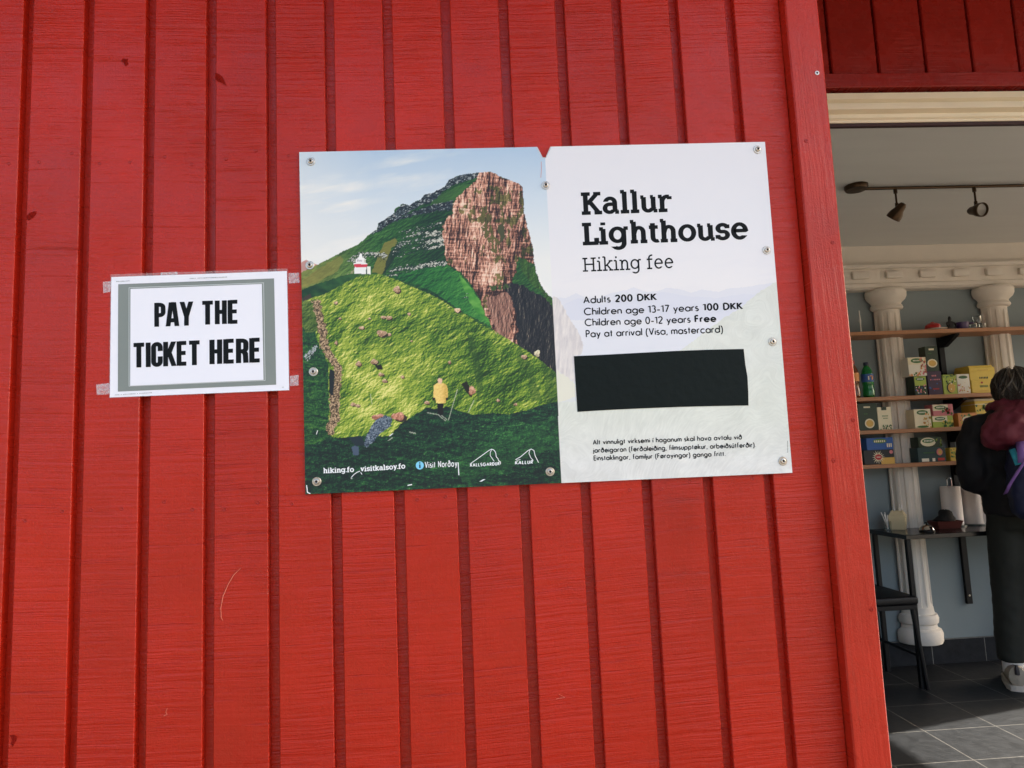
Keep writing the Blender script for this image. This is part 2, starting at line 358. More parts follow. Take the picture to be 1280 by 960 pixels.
# cornice and half columns on the back wall
cz = ZC
co = thing('cornice', 'cream plaster cornice with dentil blocks above the columns', 'cornice', (2.9, YB, 2.2))
mb = MB(); mb.box(XL+0.022, XR-0.002, YB-0.055, YB-0.001, 2.345, ZC-0.001, M_plaster); mb.build('frieze', co, smooth=False)
mb = MB(); prof = [(YB-0.001, 2.344), (YB-0.105, 2.344), (YB-0.110, 2.336), (YB-0.098, 2.322), (YB-0.078, 2.318), (YB-0.078, 2.235), (YB-0.088, 2.228), (YB-0.088, 2.208), (YB-0.070, 2.196), (YB-0.001, 2.196)]
mb.rings([[(XL+0.022, y, z) for y, z in prof], [(XR-0.002, y, z) for y, z in prof]], M_plaster); mb.build('moulding', co, smooth=False)
bx = 2.36; blk = None
for k in range(-5, 12):
    x = bx+0.209*k
    if x < 0.8 or x > XR-0.2: continue
    if blk is None:
        mb = MB(); mb.box(x-0.05, x+0.05, YB-0.102, YB-0.0785, 2.258, 2.300, M_plaster, 0.004, 2); blk = mb.build('dentil', co); bx0 = x
    else: copy_part(blk, (x-bx0, 0, 0), co)
def column(x, label):
    t = thing('half_column', label, 'column', (x, YB, 0.137), 'fluted half columns on the back wall')
    yc = YB-0.02
    def ringp(r, z, fl=0.0, n=96):
        pts = []
        for k in range(n+1):
            a = math.pi+math.pi*k/n
            rr = r-fl*min(1, max(0, math.cos((a-math.pi)*10+math.pi)+0.25)*2.2)**0.7 if fl else r
            pts.append((x+rr*math.cos(a), yc+rr*math.sin(a), z))
        return pts
    mb = MB(); mb.rings([ringp(0.086, 0.335), ringp(0.086, 0.34, 0.0), ringp(0.0858, 0.36, 0.009), ringp(0.082, 1.2, 0.009), ringp(0.076, 2.02, 0.009), ringp(0.0755, 2.05, 0), ringp(0.0755, 2.07)], M_plaster, (True, True), False)
    mb.build('shaft', t)
    mb = MB(); mb.rings([ringp(0.118, 0.137), ringp(0.124, 0.15), ringp(0.126, 0.19), ringp(0.118, 0.21), ringp(0.100, 0.22), ringp(0.098, 0.24), ringp(0.108, 0.25), ringp(0.112, 0.275), ringp(0.104, 0.295), ringp(0.092, 0.30), ringp(0.088, 0.335)], M_plaster, (True, True), False); mb.build('base', t)
    mb = MB(); mb.rings([ringp(0.078, 2.07), ringp(0.092, 2.075), ringp(0.098, 2.085), ringp(0.092, 2.10), ringp(0.086, 2.105), ringp(0.092, 2.118), ringp(0.112, 2.135), ringp(0.121, 2.155), ringp(0.122, 2.180), ringp(0.112, 2.1955)], M_plaster, (True, True), False); mb.build('capital', t)
column(2.535, 'cream fluted half column on the back wall behind the black table')
column(3.212, 'cream fluted half column on the back wall rising above the head of the person')

# ================================================================== lettering: stroke built letters
def arc(cx, cy, rx, ry, a0, a1, n=14):
    return [(cx+rx*math.cos(R(a0+(a1-a0)*k/n)), cy+ry*math.sin(R(a0+(a1-a0)*k/n))) for k in range(n+1)]
def geo_font(xh=0.62):
    r = xh/2; G = {}
    ring = lambda cx=r: arc(cx, r, r, r, 0, 360, 24)
    sd = 2*r; dot = lambda x, y: [(x, y-0.035), (x, y+0.035)]
    G['o'] = (sd, [ring()]); G['a'] = (sd, [ring(), [(sd, 0), (sd, xh)]]); G['b'] = (sd, [ring(), [(0, 0), (0, 1.05)]])
    G['d'] = (sd, [ring(), [(sd, 0), (sd, 1.05)]]); G['p'] = (sd, [ring(), [(0, -0.32), (0, xh)]])
    G['g'] = (sd, [ring(), [(sd, xh)]+[(sd, 0.0)]+arc(r, -0.06, r, 0.25, 0, -150)])
    G['c'] = (sd*0.86, [arc(r, r, r, r, 48, 312, 20)]); G['e'] = (sd, [[(0.02, r), (sd, r)]+arc(r, r, r, r, 4, 318, 22)])
    G['f'] = (0.28, [[(0.1, 0)]+arc(0.27, 0.86, 0.17, 0.19, 180, 75, 8), [(-0.02, xh), (0.27, xh)]])
    G['h'] = (0.46, [[(0, 0), (0, 1.05)], [(0, 0.3)]+arc(0.23, xh-0.23, 0.23, 0.23, 180, 0)+[(0.46, 0)]])
    G['n'] = (0.46, [[(0, 0), (0, xh)], [(0, 0.3)]+arc(0.23, xh-0.23, 0.23, 0.23, 180, 0)+[(0.46, 0)]])
    G['m'] = (0.78, [[(0, 0), (0, xh)], [(0, 0.3)]+arc(0.195, xh-0.2, 0.195, 0.2, 180, 0)+[(0.39, 0)], [(0.39, 0.3)]+arc(0.585, xh-0.2, 0.195, 0.2, 180, 0)+[(0.78, 0)]])
    G['r'] = (0.27, [[(0, 0), (0, xh)], arc(0.22, xh-0.24, 0.22, 0.24, 180, 70, 8)])
    G['u'] = (0.44, [[(0, xh)]+arc(0.22, 0.22, 0.22, 0.22, 180, 360)+[(0.44, xh)], [(0.44, xh), (0.44, 0)]])
    G['\u00fa'] = (0.44, G['u'][1]+[[(0.2, 0.76), (0.34, 0.96)]])
    G['i'] = (0, [[(0, 0), (0, xh)], dot(0, 0.86)]); G['\u00ed'] = (0, [[(0, 0), (0, xh)], [(0, 0.76), (0.13, 0.95)]])
    G['j'] = (0.02, [[(0.02, xh), (0.02, -0.2), (-0.1, -0.3)], dot(0.02, 0.86)]); G['l'] = (0, [[(0, 0), (0, 1.05)]])
    G['k'] = (0.42, [[(0, 0), (0, 1.05)], [(0.38, xh), (0.02, 0.24)], [(0.14, 0.36), (0.42, 0)]])
    G['s'] = (0.34, [arc(0.17, xh-0.16, 0.16, 0.16, 50, 250, 12)+arc(0.17, 0.16, 0.17, 0.16, 70, -140, 12)])
    G['t'] = (0.24, [[(0.12, 0), (0.12, 0.88)], [(-0.02, xh), (0.26, xh)]])
    G['v'] = (0.48, [[(0, xh), (0.24, 0)], [(0.48, xh), (0.24, 0)]]); G['y'] = (0.48, [[(0, xh), (0.24, 0.04)], [(0.48, xh), (0.12, -0.32)]])
    G['\u00f8'] = (sd, [ring(), [(0.0, -0.04), (sd, xh+0.04)]])
    G['\u00f0'] = (sd, [ring(), [(sd, r), (sd-0.04, 0.70), (0.22, 1.04)], [(0.16, 0.80), (0.54, 0.98)]])
    G['A'] = (0.72, [[(0, 0), (0.36, 1)], [(0.72, 0), (0.36, 1)], [(0.13, 0.32), (0.59, 0.32)]])
    G['C'] = (0.86, [arc(0.5, 0.5, 0.5, 0.5, 46, 314, 26)]); G['D'] = (0.66, [[(0, 0), (0, 1)], [(0, 1), (0.2, 1)]+arc(0.2, 0.5, 0.46, 0.5, 90, -90, 20)+[(0.2, 0), (0, 0)]])
    G['\u00d0'] = (0.66, G['D'][1]+[[(-0.12, 0.5), (0.28, 0.5)]])
    G['E'] = (0.42, [[(0, 0), (0, 1)], [(0, 1), (0.42, 1)], [(0, 0.53), (0.4, 0.53)], [(0, 0), (0.42, 0)]]); G['F'] = (0.42, G['E'][1][:3])
    G['G'] = (0.95, [arc(0.5, 0.5, 0.48, 0.5, 45, 350, 26)+[(0.97, 0.46), (0.55, 0.46)]])
    G['H'] = (0.6, [[(0, 0), (0, 1)], [(0.6, 0), (0.6, 1)], [(0, 0.53), (0.6, 0.53)]])
    G['K'] = (0.56, [[(0, 0), (0, 1)], [(0.53, 1), (0.02, 0.44)], [(0.16, 0.56), (0.58, 0)]]); G['L'] = (0.4, [[(0, 1), (0, 0)], [(0, 0), (0.4, 0)]])
    G['N'] = (0.64, [[(0, 0), (0, 1)], [(0, 1), (0.64, 0)], [(0.64, 0), (0.64, 1)]])
    G['P'] = (0.46, [[(0, 0), (0, 1)], [(0, 1), (0.2, 1)]+arc(0.2, 0.74, 0.26, 0.26, 90, -90, 14)+[(0, 0.48)]]); G['R'] = (0.48, G['P'][1]+[[(0.2, 0.48), (0.48, 0)]])
    G['S'] = (0.48, [arc(0.25, 0.745, 0.22, 0.255, 40, 260, 14)+arc(0.25, 0.245, 0.25, 0.245, 80, -145, 14)])
    G['T'] = (0.56, [[(0, 1), (0.56, 1)], [(0.28, 0), (0.28, 1)]]); G['U'] = (0.54, [[(0, 1)]+arc(0.27, 0.27, 0.27, 0.27, 180, 360)+[(0.54, 1)]])
    G['V'] = (0.66, [[(0, 1), (0.33, 0)], [(0.66, 1), (0.33, 0)]])
    G['0'] = (0.52, [arc(0.26, 0.5, 0.26, 0.5, 0, 360, 26)]); G['1'] = (0.22, [[(0, 0.84), (0.2, 1)], [(0.2, 1), (0.2, 0)]])
    G['2'] = (0.52, [arc(0.26, 0.74, 0.25, 0.26, 165, -38, 14)+[(0.02, 0)], [(0.02, 0), (0.52, 0)]])
    G['3'] = (0.46, [arc(0.22, 0.76, 0.21, 0.24, 140, -75, 12), arc(0.22, 0.27, 0.24, 0.27, 80, -140, 14)])
    G['7'] = (0.5, [[(0, 1), (0.5, 1)], [(0.5, 1), (0.14, 0)]]); G['\u2013'] = (0.36, [[(0, 0.33), (0.36, 0.33)]])
    G['('] = (0.2, [arc(0.42, 0.36, 0.42, 0.78, 122, 238, 12)]); G[')'] = (0.2, [arc(-0.22, 0.36, 0.42, 0.78, 58, -58, 12)])
    G[','] = (0.06, [[(0.06, 0.07), (0, -0.16)]]); G['.'] = (0.02, [dot(0.01, 0.035)]); G[' '] = (0.2, [])
    return G
def slab_font():
    xh = 0.735; G = {}; st = lambda x, y0, y1: [(x, y0), (x, y1)]; sr = lambda x0, x1, y: [(x0, y), (x1, y)]
    G['K'] = (0.94, [st(0.2, 0, 1), sr(0, 0.42, 0), sr(0, 0.42, 1), [(0.74, 1), (0.24, 0.42)], sr(0.58, 0.92, 1), [(0.4, 0.58), (0.8, 0)], sr(0.6, 0.96, 0)])
    G['L'] = (0.68, [st(0.2, 0, 1), sr(0, 0.42, 1), sr(0, 0.72, 0), st(0.64, 0, 0.28)])
    G['H'] = (1.06, [st(0.2, 0, 1), st(0.86, 0, 1), sr(0, 0.4, 0), sr(0, 0.4, 1), sr(0.66, 1.06, 0), sr(0.66, 1.06, 1), sr(0.2, 0.86, 0.52)])
    G['a'] = (0.66, [arc(0.28, 0.5, 0.22, xh-0.5, 165, 0, 12)+[(0.5, 0.02)], sr(0.5, 0.68, 0), [(0.5, 0.42), (0.26, 0.42)]+arc(0.24, 0.21, 0.21, 0.21, 90, 270, 12)+[(0.32, 0.01), (0.5, 0.14)]])
    G['l'] = (0.4, [st(0.2, 0, 1.06), sr(0.01, 0.2, 1.06), sr(0, 0.4, 0)])
    G['u'] = (0.76, [[(0.15, xh)]+arc(0.35, 0.22, 0.2, 0.22, 180, 300, 10)+[(0.6, 0.16)], st(0.6, 0, xh), sr(0, 0.15, xh), sr(0.46, 0.6, xh), sr(0.6, 0.78, 0)])
    G['r'] = (0.56, [st(0.18, 0, xh), sr(0, 0.18, xh), sr(0, 0.42, 0), arc(0.42, 0.42, 0.24, 0.31, 180, 85, 8)+[(0.52, xh-0.01)], st(0.53, xh-0.16, xh)])
    G['i'] = (0.4, [st(0.2, 0, xh), sr(0.02, 0.2, xh), sr(0, 0.4, 0), [(0.2, 0.93), (0.2, 1.08)]])
    rg = arc(0.3, 0.40, 0.29, 0.345, 0, 360, 24)
    G['g'] = (0.78, [rg, [(0.59, xh), (0.59, -0.04)]+arc(0.33, -0.04, 0.26, 0.27, 0, -140, 10), sr(0.59, 0.79, xh)])
    G['h'] = (0.82, [st(0.18, 0, 1.06), sr(0.02, 0.18, 1.06), sr(0.02, 0.35, 0), [(0.18, 0.4)]+arc(0.41, xh-0.25, 0.2, 0.25, 150, 0, 10)+[(0.61, 0)], sr(0.47, 0.78, 0)])
    G['n'] = (0.82, [st(0.18, 0, xh), sr(0.0, 0.18, xh), sr(0, 0.36, 0), [(0.18, 0.4)]+arc(0.41, xh-0.25, 0.2, 0.25, 150, 0, 10)+[(0.61, 0)], sr(0.46, 0.82, 0)])
    G['t'] = (0.47, [[(0.2, 0.95), (0.2, 0.2)]+arc(0.37, 0.2, 0.17, 0.2, 180, 300, 8), sr(0.03, 0.44, xh)])
    G['o'] = (0.66, [arc(0.33, xh/2, 0.3, xh/2, 0, 360, 26)])
    G['s'] = (0.56, [arc(0.28, xh-0.19, 0.21, 0.19, 20, 250, 14)+arc(0.28, 0.19, 0.22, 0.19, 70, -160, 14), st(0.49, xh-0.2, xh), st(0.06, 0.0, 0.2)])
    G['e'] = (0.64, [[(0.06, 0.39), (0.58, 0.39)]+arc(0.32, xh/2, 0.28, xh/2, 6, 318, 22)])
    G['k'] = (0.8, [st(0.18, 0, 1.06), sr(0, 0.18, 1.06), sr(0, 0.36, 0), [(0.62, xh), (0.24, 0.32)], sr(0.48, 0.78, xh), [(0.34, 0.42), (0.66, 0)], sr(0.5, 0.82, 0)])
    G['f'] = (0.5, [[(0.2, 0)]+arc(0.42, 0.84, 0.22, 0.22, 180, 75, 10), sr(0.02, 0.46, xh), sr(0.02, 0.42, 0)])
    G['v'] = (0.72, [[(0.14, xh), (0.36, 0)], [(0.58, xh), (0.36, 0)], sr(0, 0.26, xh), sr(0.46, 0.72, xh)])
    G['y'] = (0.74, [[(0.14, xh), (0.38, 0.02)], [(0.6, xh), (0.28, -0.27)], sr(0, 0.26, xh), sr(0.48, 0.74, xh), [(0.3, -0.26), (0.1, -0.26)]])
    G['.'] = (0.16, [[(0.08, -0.03), (0.08, 0.11)]]); G[' '] = (0.3, [])
    for c, dx, adv in (('o', 0.07, 0.79), ('e', 0.06, 0.75), ('s', 0.04, 0.64), ('a', 0.06, 0.75), ('g', 0.07, 0.87), ('r', 0.0, 0.62), ('h', 0.0, 0.77), ('n', 0.0, 0.77), ('t', 0.0, 0.45)):
        G[c] = (adv, [[(px+dx, py) for px, py in q] for q in G[c][1]])
    return G
def heavy_font():
    G = {}; a, b = 0.0, 0.30
    bowl = [(a, 0.985), (0.14, 0.985)]+arc(0.16, 0.84, 0.15, 0.145, 90, 0, 6)+arc(0.16, 0.62, 0.15, 0.145, 0, -90, 6)+[(a, 0.475)]
    G['P'] = (b, [[(a, -0.09), (a, 1.09)], bowl]); G['R'] = (b, [[(a, -0.09), (a, 1.09)], bowl, [(0.19, 0.5), (0.29, 0.34), (0.31, -0.09)]])
    G['A'] = (0.42, [[(0.0, -0.09), (0.15, 1.09)], [(0.42, -0.09), (0.27, 1.09)], [(0.1, 0.2), (0.32, 0.2)], [(0.15, 1.0), (0.27, 1.0)], [(0.21, 1.09), (0.21, 0.75)]])
    G['Y'] = (0.42, [[(0.0, 1.09), (0.21, 0.36)], [(0.42, 1.09), (0.21, 0.36)], [(0.21, 0.5), (0.21, -0.09)]])
    G['T'] = (0.36, [[(-0.06, 1.0), (0.42, 1.0)], [(0.18, -0.09), (0.18, 1.0)]]); G['H'] = (b+0.02, [[(a, -0.09), (a, 1.09)], [(b+0.02, -0.09), (b+0.02, 1.09)], [(a, 0.52), (b, 0.52)]])
    G['E'] = (0.27, [[(a, -0.09), (a, 1.09)], [(a, 1.0), (0.33, 1.0)], [(a, 0.52), (0.3, 0.52)], [(a, 0.0), (0.33, 0.0)]]); G['I'] = (0, [[(a, -0.09), (a, 1.09)]])
    G['C'] = (b, [[(b, 0.66), (b, 0.84)]+arc(0.15, 0.84, 0.15, 0.16, 0, 180, 12)+arc(0.15, 0.16, 0.15, 0.16, 180, 360, 12)+[(b, 0.4)]])
    G['K'] = (0.36, [[(a, -0.09), (a, 1.09)], [(0.36, 1.09), (0.08, 0.36)], [(0.14, 0.62), (0.38, -0.09)]]); G[' '] = (0.06, [])
    return G
GEO, SLAB, HEAVY = geo_font(), slab_font(), heavy_font()
def layout(font, runs, gap):
    """runs: [(text, wv, wh)] -> list of (strokes, wv, wh), total width"""
    x = 0.0; out = []; first = True
    for text, wv, wh in runs:
        for chh in text:
            adv, st = font[chh]
            if not first: x += gap+wv
            first = False
            out.append(([[(px+x, py) for px, py in s] for s in st], wv, wh)); x += adv
    return out, x
def stroke_quads(pts, wv, wh):
    pts = [p for k, p in enumerate(pts) if k == 0 or abs(p[0]-pts[k-1][0])+abs(p[1]-pts[k-1][1]) > 1e-5]
    n = len(pts); closed = n > 3 and abs(pts[0][0]-pts[-1][0])+abs(pts[0][1]-pts[-1][1]) < 1e-6
    P = [np.array(p, float) for p in pts]; L_, R_ = [], []
    for k in range(n):
        if closed: d0 = P[k]-P[k-1 if k > 0 else n-2]; d1 = P[(k+1) if k < n-1 else 1]-P[k]
        else: d0 = P[k]-P[k-1] if k > 0 else P[1]-P[0]; d1 = P[k+1]-P[k] if k < n-1 else P[k]-P[k-1]
        d0 = d0/(np.linalg.norm(d0)+1e-9); d1 = d1/(np.linalg.norm(d1)+1e-9); d = d0+d1
        if np.linalg.norm(d) < 1e-6: d = d1
        d /= np.linalg.norm(d); nn = np.array([-d[1], d[0]]); c = max(0.5, float(np.dot(nn, [-d1[1], d1[0]])))
        off = np.array([nn[0]*wv/2, nn[1]*wh/2])/c
        a, b = P[k]+off, P[k]-off
        if not closed and k in (0, n-1) and abs(d[1]) > 0.5:          # level cut at the ends of upright and slanting strokes
            t = -off[1]/d[1]; a = a+d*t; b = b-d*t
        L_.append(a); R_.append(b)
    return L_, R_
def write(mb, m, font, runs, base, right, cap_px, Y, gap, up=(-0.05, -1.0), slant=0.0):
    """draw a line of lettering from base to right (picture points on the sign), cap height in pixels"""
    gl, W = layout(font, runs, gap)
    wv0, wv1 = runs[0][1], runs[-1][1]; b0 = np.array(base, float); rv = np.array(right, float)-b0; ln = np.linalg.norm(rv); u = rv/ln
    sx = ln/(W+wv0/2+wv1/2); upv = np.array(up)/np.linalg.norm(up)
    i = mb.mi(m); q = 0
    for strokes, wv, wh in gl:
        for s in strokes:
            rem = [(x, y*(1-wh)+wh/2 if font is not HEAVY else y*(1-wh)+wh/2) for x, y in s]
            Ls, Rs = stroke_quads(rem, wv, wh); yy = Y-0.00002*(q % 7); q += 1
            va, vb = [], []
            for a, b in zip(Ls, Rs):
                for pt, lst in ((a, va), (b, vb)):
                    if font is HEAVY: pt = (pt[0], min(1, max(0, pt[1])))
                    g = b0+u*((pt[0]+wv0/2+slant*pt[1])*sx)+upv*pt[1]*cap_px
                    w3 = PY(g[0], g[1], Y); lst.append(mb.bm.verts.new((w3[0], yy, w3[2])))
            for k in range(len(va)-1): mb.face([vb[k], vb[k+1], va[k+1], va[k]], i)
def pxpoly(mb, m, pts, Y): mb.poly([(lambda w3: (w3[0], Y, w3[2]))(PY(a, b, Y)) for a, b in pts], m)
def pxline(mb, m, pts, wpx, Y):
    Ls, Rs = stroke_quads(pts, wpx, wpx); i = mb.mi(m)
    va = [mb.bm.verts.new((lambda w3: (w3[0], Y, w3[2]))(PY(a[0], a[1], Y))) for a in Ls]; vb = [mb.bm.verts.new((lambda w3: (w3[0], Y, w3[2]))(PY(a[0], a[1], Y))) for a in Rs]
    for k in range(len(va)-1): mb.face([va[k], va[k+1], vb[k+1], vb[k]], i)

# ================================================================== the printed picture, drawn point by point
WHITE_PX = lin((229, 232, 243))
def fbm(x, y, seed, octv=4, gain=0.5):
    rs = np.random.RandomState(seed); T = rs.rand(256, 256); v = np.zeros_like(x); a = 1.0; tot = 0
    for o in range(octv):
        xi = np.floor(x).astype(int); yi = np.floor(y).astype(int); fx = x-xi; fy = y-yi
        fx = fx*fx*(3-2*fx); fy = fy*fy*(3-2*fy); g = lambda i, j: T[(xi+i+37*o) & 255, (yi+j+91*o) & 255]
        v += a*((g(0, 0)*(1-fx)+g(1, 0)*fx)*(1-fy)+(g(0, 1)*(1-fx)+g(1, 1)*fx)*fy); tot += a; a *= gain; x = x*2.03; y = y*2.03
    return v/tot
def inside(poly, x, y):
    r = np.zeros(x.shape, bool); n = len(poly)
    for k in range(n):
        x0, y0 = poly[k]; x1, y1 = poly[(k+1) % n]
        if y0 == y1: continue
        c = ((y0 > y) != (y1 > y)) & (x < (x1-x0)*(y-y0)/(y1-y0)+x0); r ^= c
    return r
Q1 = lambda p: [(360+a/3.765, 170+b/3.765) for a, b in p]
Q2 = lambda p: [(360+a/3.692, 370+b/3.692) for a, b in p]
Q3 = lambda p: [(670+a/3.765, 160+b/3.765) for a, b in p]
Q4 = lambda p: [(680+a/3.879, 380+b/3.879) for a, b in p]
def paint(x, y):
    """sRGB 0-255 colour of the print at picture points x, y"""
    C = np.zeros(x.shape+(3,))
    def put(mask, col):
        if isinstance(mask, np.ndarray) and mask.dtype == bool:
            C[mask] = col[mask] if getattr(col, 'ndim', 1) == 2 else np.array(col)
        else:
            C[:] = C*(1-mask[:, None])+(col if getattr(col, 'ndim', 1) == 2 else np.array(col, float))*mask[:, None]
    def ramp(t, cols, pos):
        return np.stack([np.interp(t, pos, [c[k] for c in cols]) for k in range(3)], -1)
    def soft(poly, jit=1.2, sc=0.25, seed=3, blur=0.0):
        jx = x+(fbm(x*sc, y*sc, seed, 3)-0.5)*2*jit; jy = y+(fbm(x*sc, y*sc, seed+50, 3)-0.5)*2*jit
        return inside(poly, jx, jy)
    clip = lambda v, a=0.0, b=1.0: np.clip(v, a, b)
    def relief(fx, fy, seed, octv=5, gain=0.55, rot=0.0, d=1.3, lx=-0.75, ly=-0.65):
        xr_, yr_ = x*math.cos(rot)+y*math.sin(rot), y*math.cos(rot)-x*math.sin(rot)
        lr, mr = lx*math.cos(rot)+ly*math.sin(rot), ly*math.cos(rot)-lx*math.sin(rot)
        h1 = fbm(xr_*fx+300, yr_*fy+300, seed, octv, gain); h2 = fbm((xr_+lr*d)*fx+300, (yr_+mr*d)*fy+300, seed, octv, gain)
        q = h1-h2; return q/(q.std()+1e-9)
    # --- sky
    t = clip((y-190)/150)
    C[:] = ramp(t, [(176, 202, 233), (204, 220, 239), (232, 236, 241)], [0, 0.4, 0.9])
    xr = x+0.22*y; yr = y+0.16*(x-374)
    ci = fbm(xr*0.012, yr*0.09, 11, 5); ci2 = fbm(xr*0.02, yr*0.03, 12, 4)
    cl = clip((ci-0.45)*3.2)*clip((ci2-0.3)*2.2)*clip((640-x)/120)
    put(clip(cl*0.9), (238, 240, 244)); put(clip((470-x)/90)*0.45, (230, 235, 241))
    # --- far hill on the left
    put(soft(Q1([(40, 660), (50, 605), (68, 590), (85, 583), (108, 592), (140, 606), (170, 620)]), 0.8), (196, 150, 146))
    # --- mountain
    sil = Q1([(40, 660), (65, 640), (150, 600), (240, 552), (330, 510), (385, 462), (418, 440), (425, 410), (460, 390), (497, 365), (505, 340), (540, 318), (570, 325), (620, 300), (640, 278), (680, 268), (735, 240), (760, 205), (800, 188), (850, 178), (900, 172), (940, 168), (975, 175), (1000, 192), (1050, 210), (1085, 222), (1105, 240), (1108, 300), (1112, 360), (1125, 420), (1140, 480), (1152, 530), (1158, 590), (1168, 640), (1190, 700), (1215, 735), (1240, 760), (1300, 800), (1300, 1150), (40, 1150)])
    m = soft(sil, 1.1, 0.35, 5)
    n1 = fbm(x*0.09+y*0.05, y*0.16-x*0.05, 21, 5); n2 = fbm(x*0.6, y*0.6, 22, 3)
    n3 = fbm(x*0.30+y*0.2, y*0.45-x*0.2, 82, 4); g = ramp(clip(n1*1.4-0.2+0.25*(n2-0.5)+0.5*(n3-0.5)+0.15*clip((500-x)/80)), [(14, 50, 38), (36, 90, 46), (82, 134, 66)], [0.1, 0.48, 0.95])
    rm = relief(0.05, 0.12, 106, 6, 0.6, -0.45, 1.2); rm2 = relief(0.2, 0.5, 107, 4, 0.6, -0.45, 0.9); g = ramp(clip(0.42+0.10*rm+0.09*rm2+0.22*clip((500-x)/80)-0.25*np.exp(-((x-545)/22)**2)), [(14, 46, 36), (34, 84, 42), (92, 142, 70)], [0.1, 0.45, 0.95])
    left = clip((470-x)/85)*clip((y-255)/40)
    g = g*(1-0.55*left[:, None])+np.array((150, 138, 74))*(0.55*left*(0.5+n1))[:, None]
    put(m, g)
    # bright slope below the cliff
    s = soft(Q1([(470, 665), (560, 640), (740, 602), (800, 640), (870, 720), (920, 830), (975, 905), (860, 850), (760, 785), (680, 730), (600, 700), (540, 680)]), 1.6, 0.2, 7)
    put(s & m, ramp(clip(0.38+0.13*rm+0.10*rm2+0.004*(x-540)), [(14, 62, 40), (36, 108, 50), (96, 160, 72)], [0.05, 0.45, 1]))
    s = soft(Q1([(800, 640), (850, 700), (920, 800), (960, 890), (905, 850), (850, 780)]), 1.5, 0.2, 8); put(s & m, ramp(clip(n1*1.5-0.2), [(40, 110, 48), (70, 144, 58), (120, 176, 84)], [0, 0.5, 1]))
    # olive patches and dark folds
    s = soft(Q1([(395, 640), (420, 570), (455, 505), (500, 480), (512, 498), (485, 540), (476, 600), (440, 655)]), 2, 0.2, 9); put((s*0.75).astype(float), (140, 128, 62))
    s = soft(Q1([(90, 665), (150, 618), (250, 562), (265, 580), (230, 640), (140, 690), (66, 715), (66, 680)]), 2, 0.2, 10); put((s*0.55).astype(float), (142, 130, 68))
    s = soft(Q1([(470, 560), (510, 515), (530, 530), (500, 580), (460, 640), (445, 650)]), 1.5, 0.3, 13); put((s*0.8).astype(float), (18, 42, 38))
    s = soft(Q1([(690, 290), (790, 240), (868, 222), (800, 285), (740, 330), (660, 345)]), 2, 0.2, 12); put((s*0.55).astype(float), (74, 118, 58))
    # rock bands
    rk = fbm(x*0.42, y*0.95+x*0.12, 31, 4, 0.65)
    rock = ramp(clip((rk-0.32)*2.6), [(18, 28, 40), (38, 52, 62), (74, 88, 98), (176, 182, 184)], [0, 0.45, 0.8, 1])
    for k, poly in enumerate(([(385, 468), (418, 438), (425, 408), (460, 388), (500, 362), (540, 318), (570, 325), (620, 300), (640, 276), (680, 266), (735, 240), (760, 203), (800, 186), (850, 176), (900, 170), (885, 200), (800, 222), (745, 250), (700, 290), (690, 300), (620, 330), (560, 365), (520, 395), (455, 430), (410, 455)],
                              [(520, 385), (600, 352), (690, 320), (780, 305), (775, 345), (700, 352), (610, 372), (540, 392)])):
        s = soft(Q1(poly), 2.0, 0.3, 40+k); put(s & m, rock)
    spk = fbm(x*0.75, y*1.0+x*0.15, 33, 3, 0.6)
    for k, (poly, dens) in enumerate((([(510, 500), (560, 470), (735, 420), (740, 480), (738, 525), (640, 545), (520, 570), (490, 560)], 0.55), ([(275, 590), (330, 545), (420, 545), (470, 560), (450, 590), (300, 600)], 0.56),
                                      ([(445, 655), (490, 620), (600, 598), (745, 588), (745, 606), (600, 632), (480, 662)], 0.56), ([(520, 450), (620, 425), (735, 400), (732, 430), (600, 462)], 0.6), ([(820, 740), (850, 745), (850, 800), (820, 795)], 0.62))):
        s = soft(Q1(poly), 2.5, 0.25, 60+k) & m
        bnd = fbm(x*0.05, y*0.30+x*0.05, 34, 3); q_ = spk+0.9*(bnd-0.5); put(s & (q_ > dens-0.10), (22, 46, 44)); put(s & (q_ > dens+0.03), (70, 88, 86)); put(s & (q_ > dens+0.12), (196, 198, 192))
    # cliff face
    cf = Q1([(885, 205), (900, 172), (940, 166), (975, 174), (1000, 192), (1050, 210), (1085, 222), (1107, 240), (1110, 300), (1114, 360), (1127, 420), (1142, 480), (1154, 530), (1162, 605), (1130, 600), (1090, 570), (1075, 600), (1075, 640), (1050, 690), (1100, 700), (1150, 730), (1215, 760), (1300, 820), (1300, 1260), (1230, 1240), (1100, 1130), (1000, 1000), (960, 900), (930, 840), (905, 780), (870, 710), (840, 670), (800, 635), (755, 605), (740, 560), (735, 500), (728, 470), (730, 420), (745, 395), (775, 360), (785, 300), (820, 270), (850, 240)])
    s = soft(cf, 1.8, 0.3, 14) & m
    v1 = fbm(x*0.34+y*0.03, y*0.07, 15, 5, 0.62); v2 = fbm(x*0.5, y*0.22, 16, 4, 0.6); lay = fbm(x*0.03, y*0.32+0.02*x, 17, 4, 0.6)
    v3 = fbm(x*0.9+y*0.1, y*0.30, 76, 3, 0.6); v = clip(0.42+1.5*(v1-0.5)+0.9*(v2-0.5)+0.6*(lay-0.5)+0.8*(v3-0.5))
    lit = clip(1.35-(x-555)/190)*clip((372-y)/30+0.3, 0.35, 1)
    fis = fbm(x*0.55+0.06*y, y*0.045, 79, 3, 0.6); fi2 = fbm(x*0.06, y*0.5, 80, 3); v = clip(v*0.85+0.40*lit-0.06-0.55*clip((fis-0.56)*5, 0, 1)-0.35*clip((fi2-0.60)*5, 0, 1))
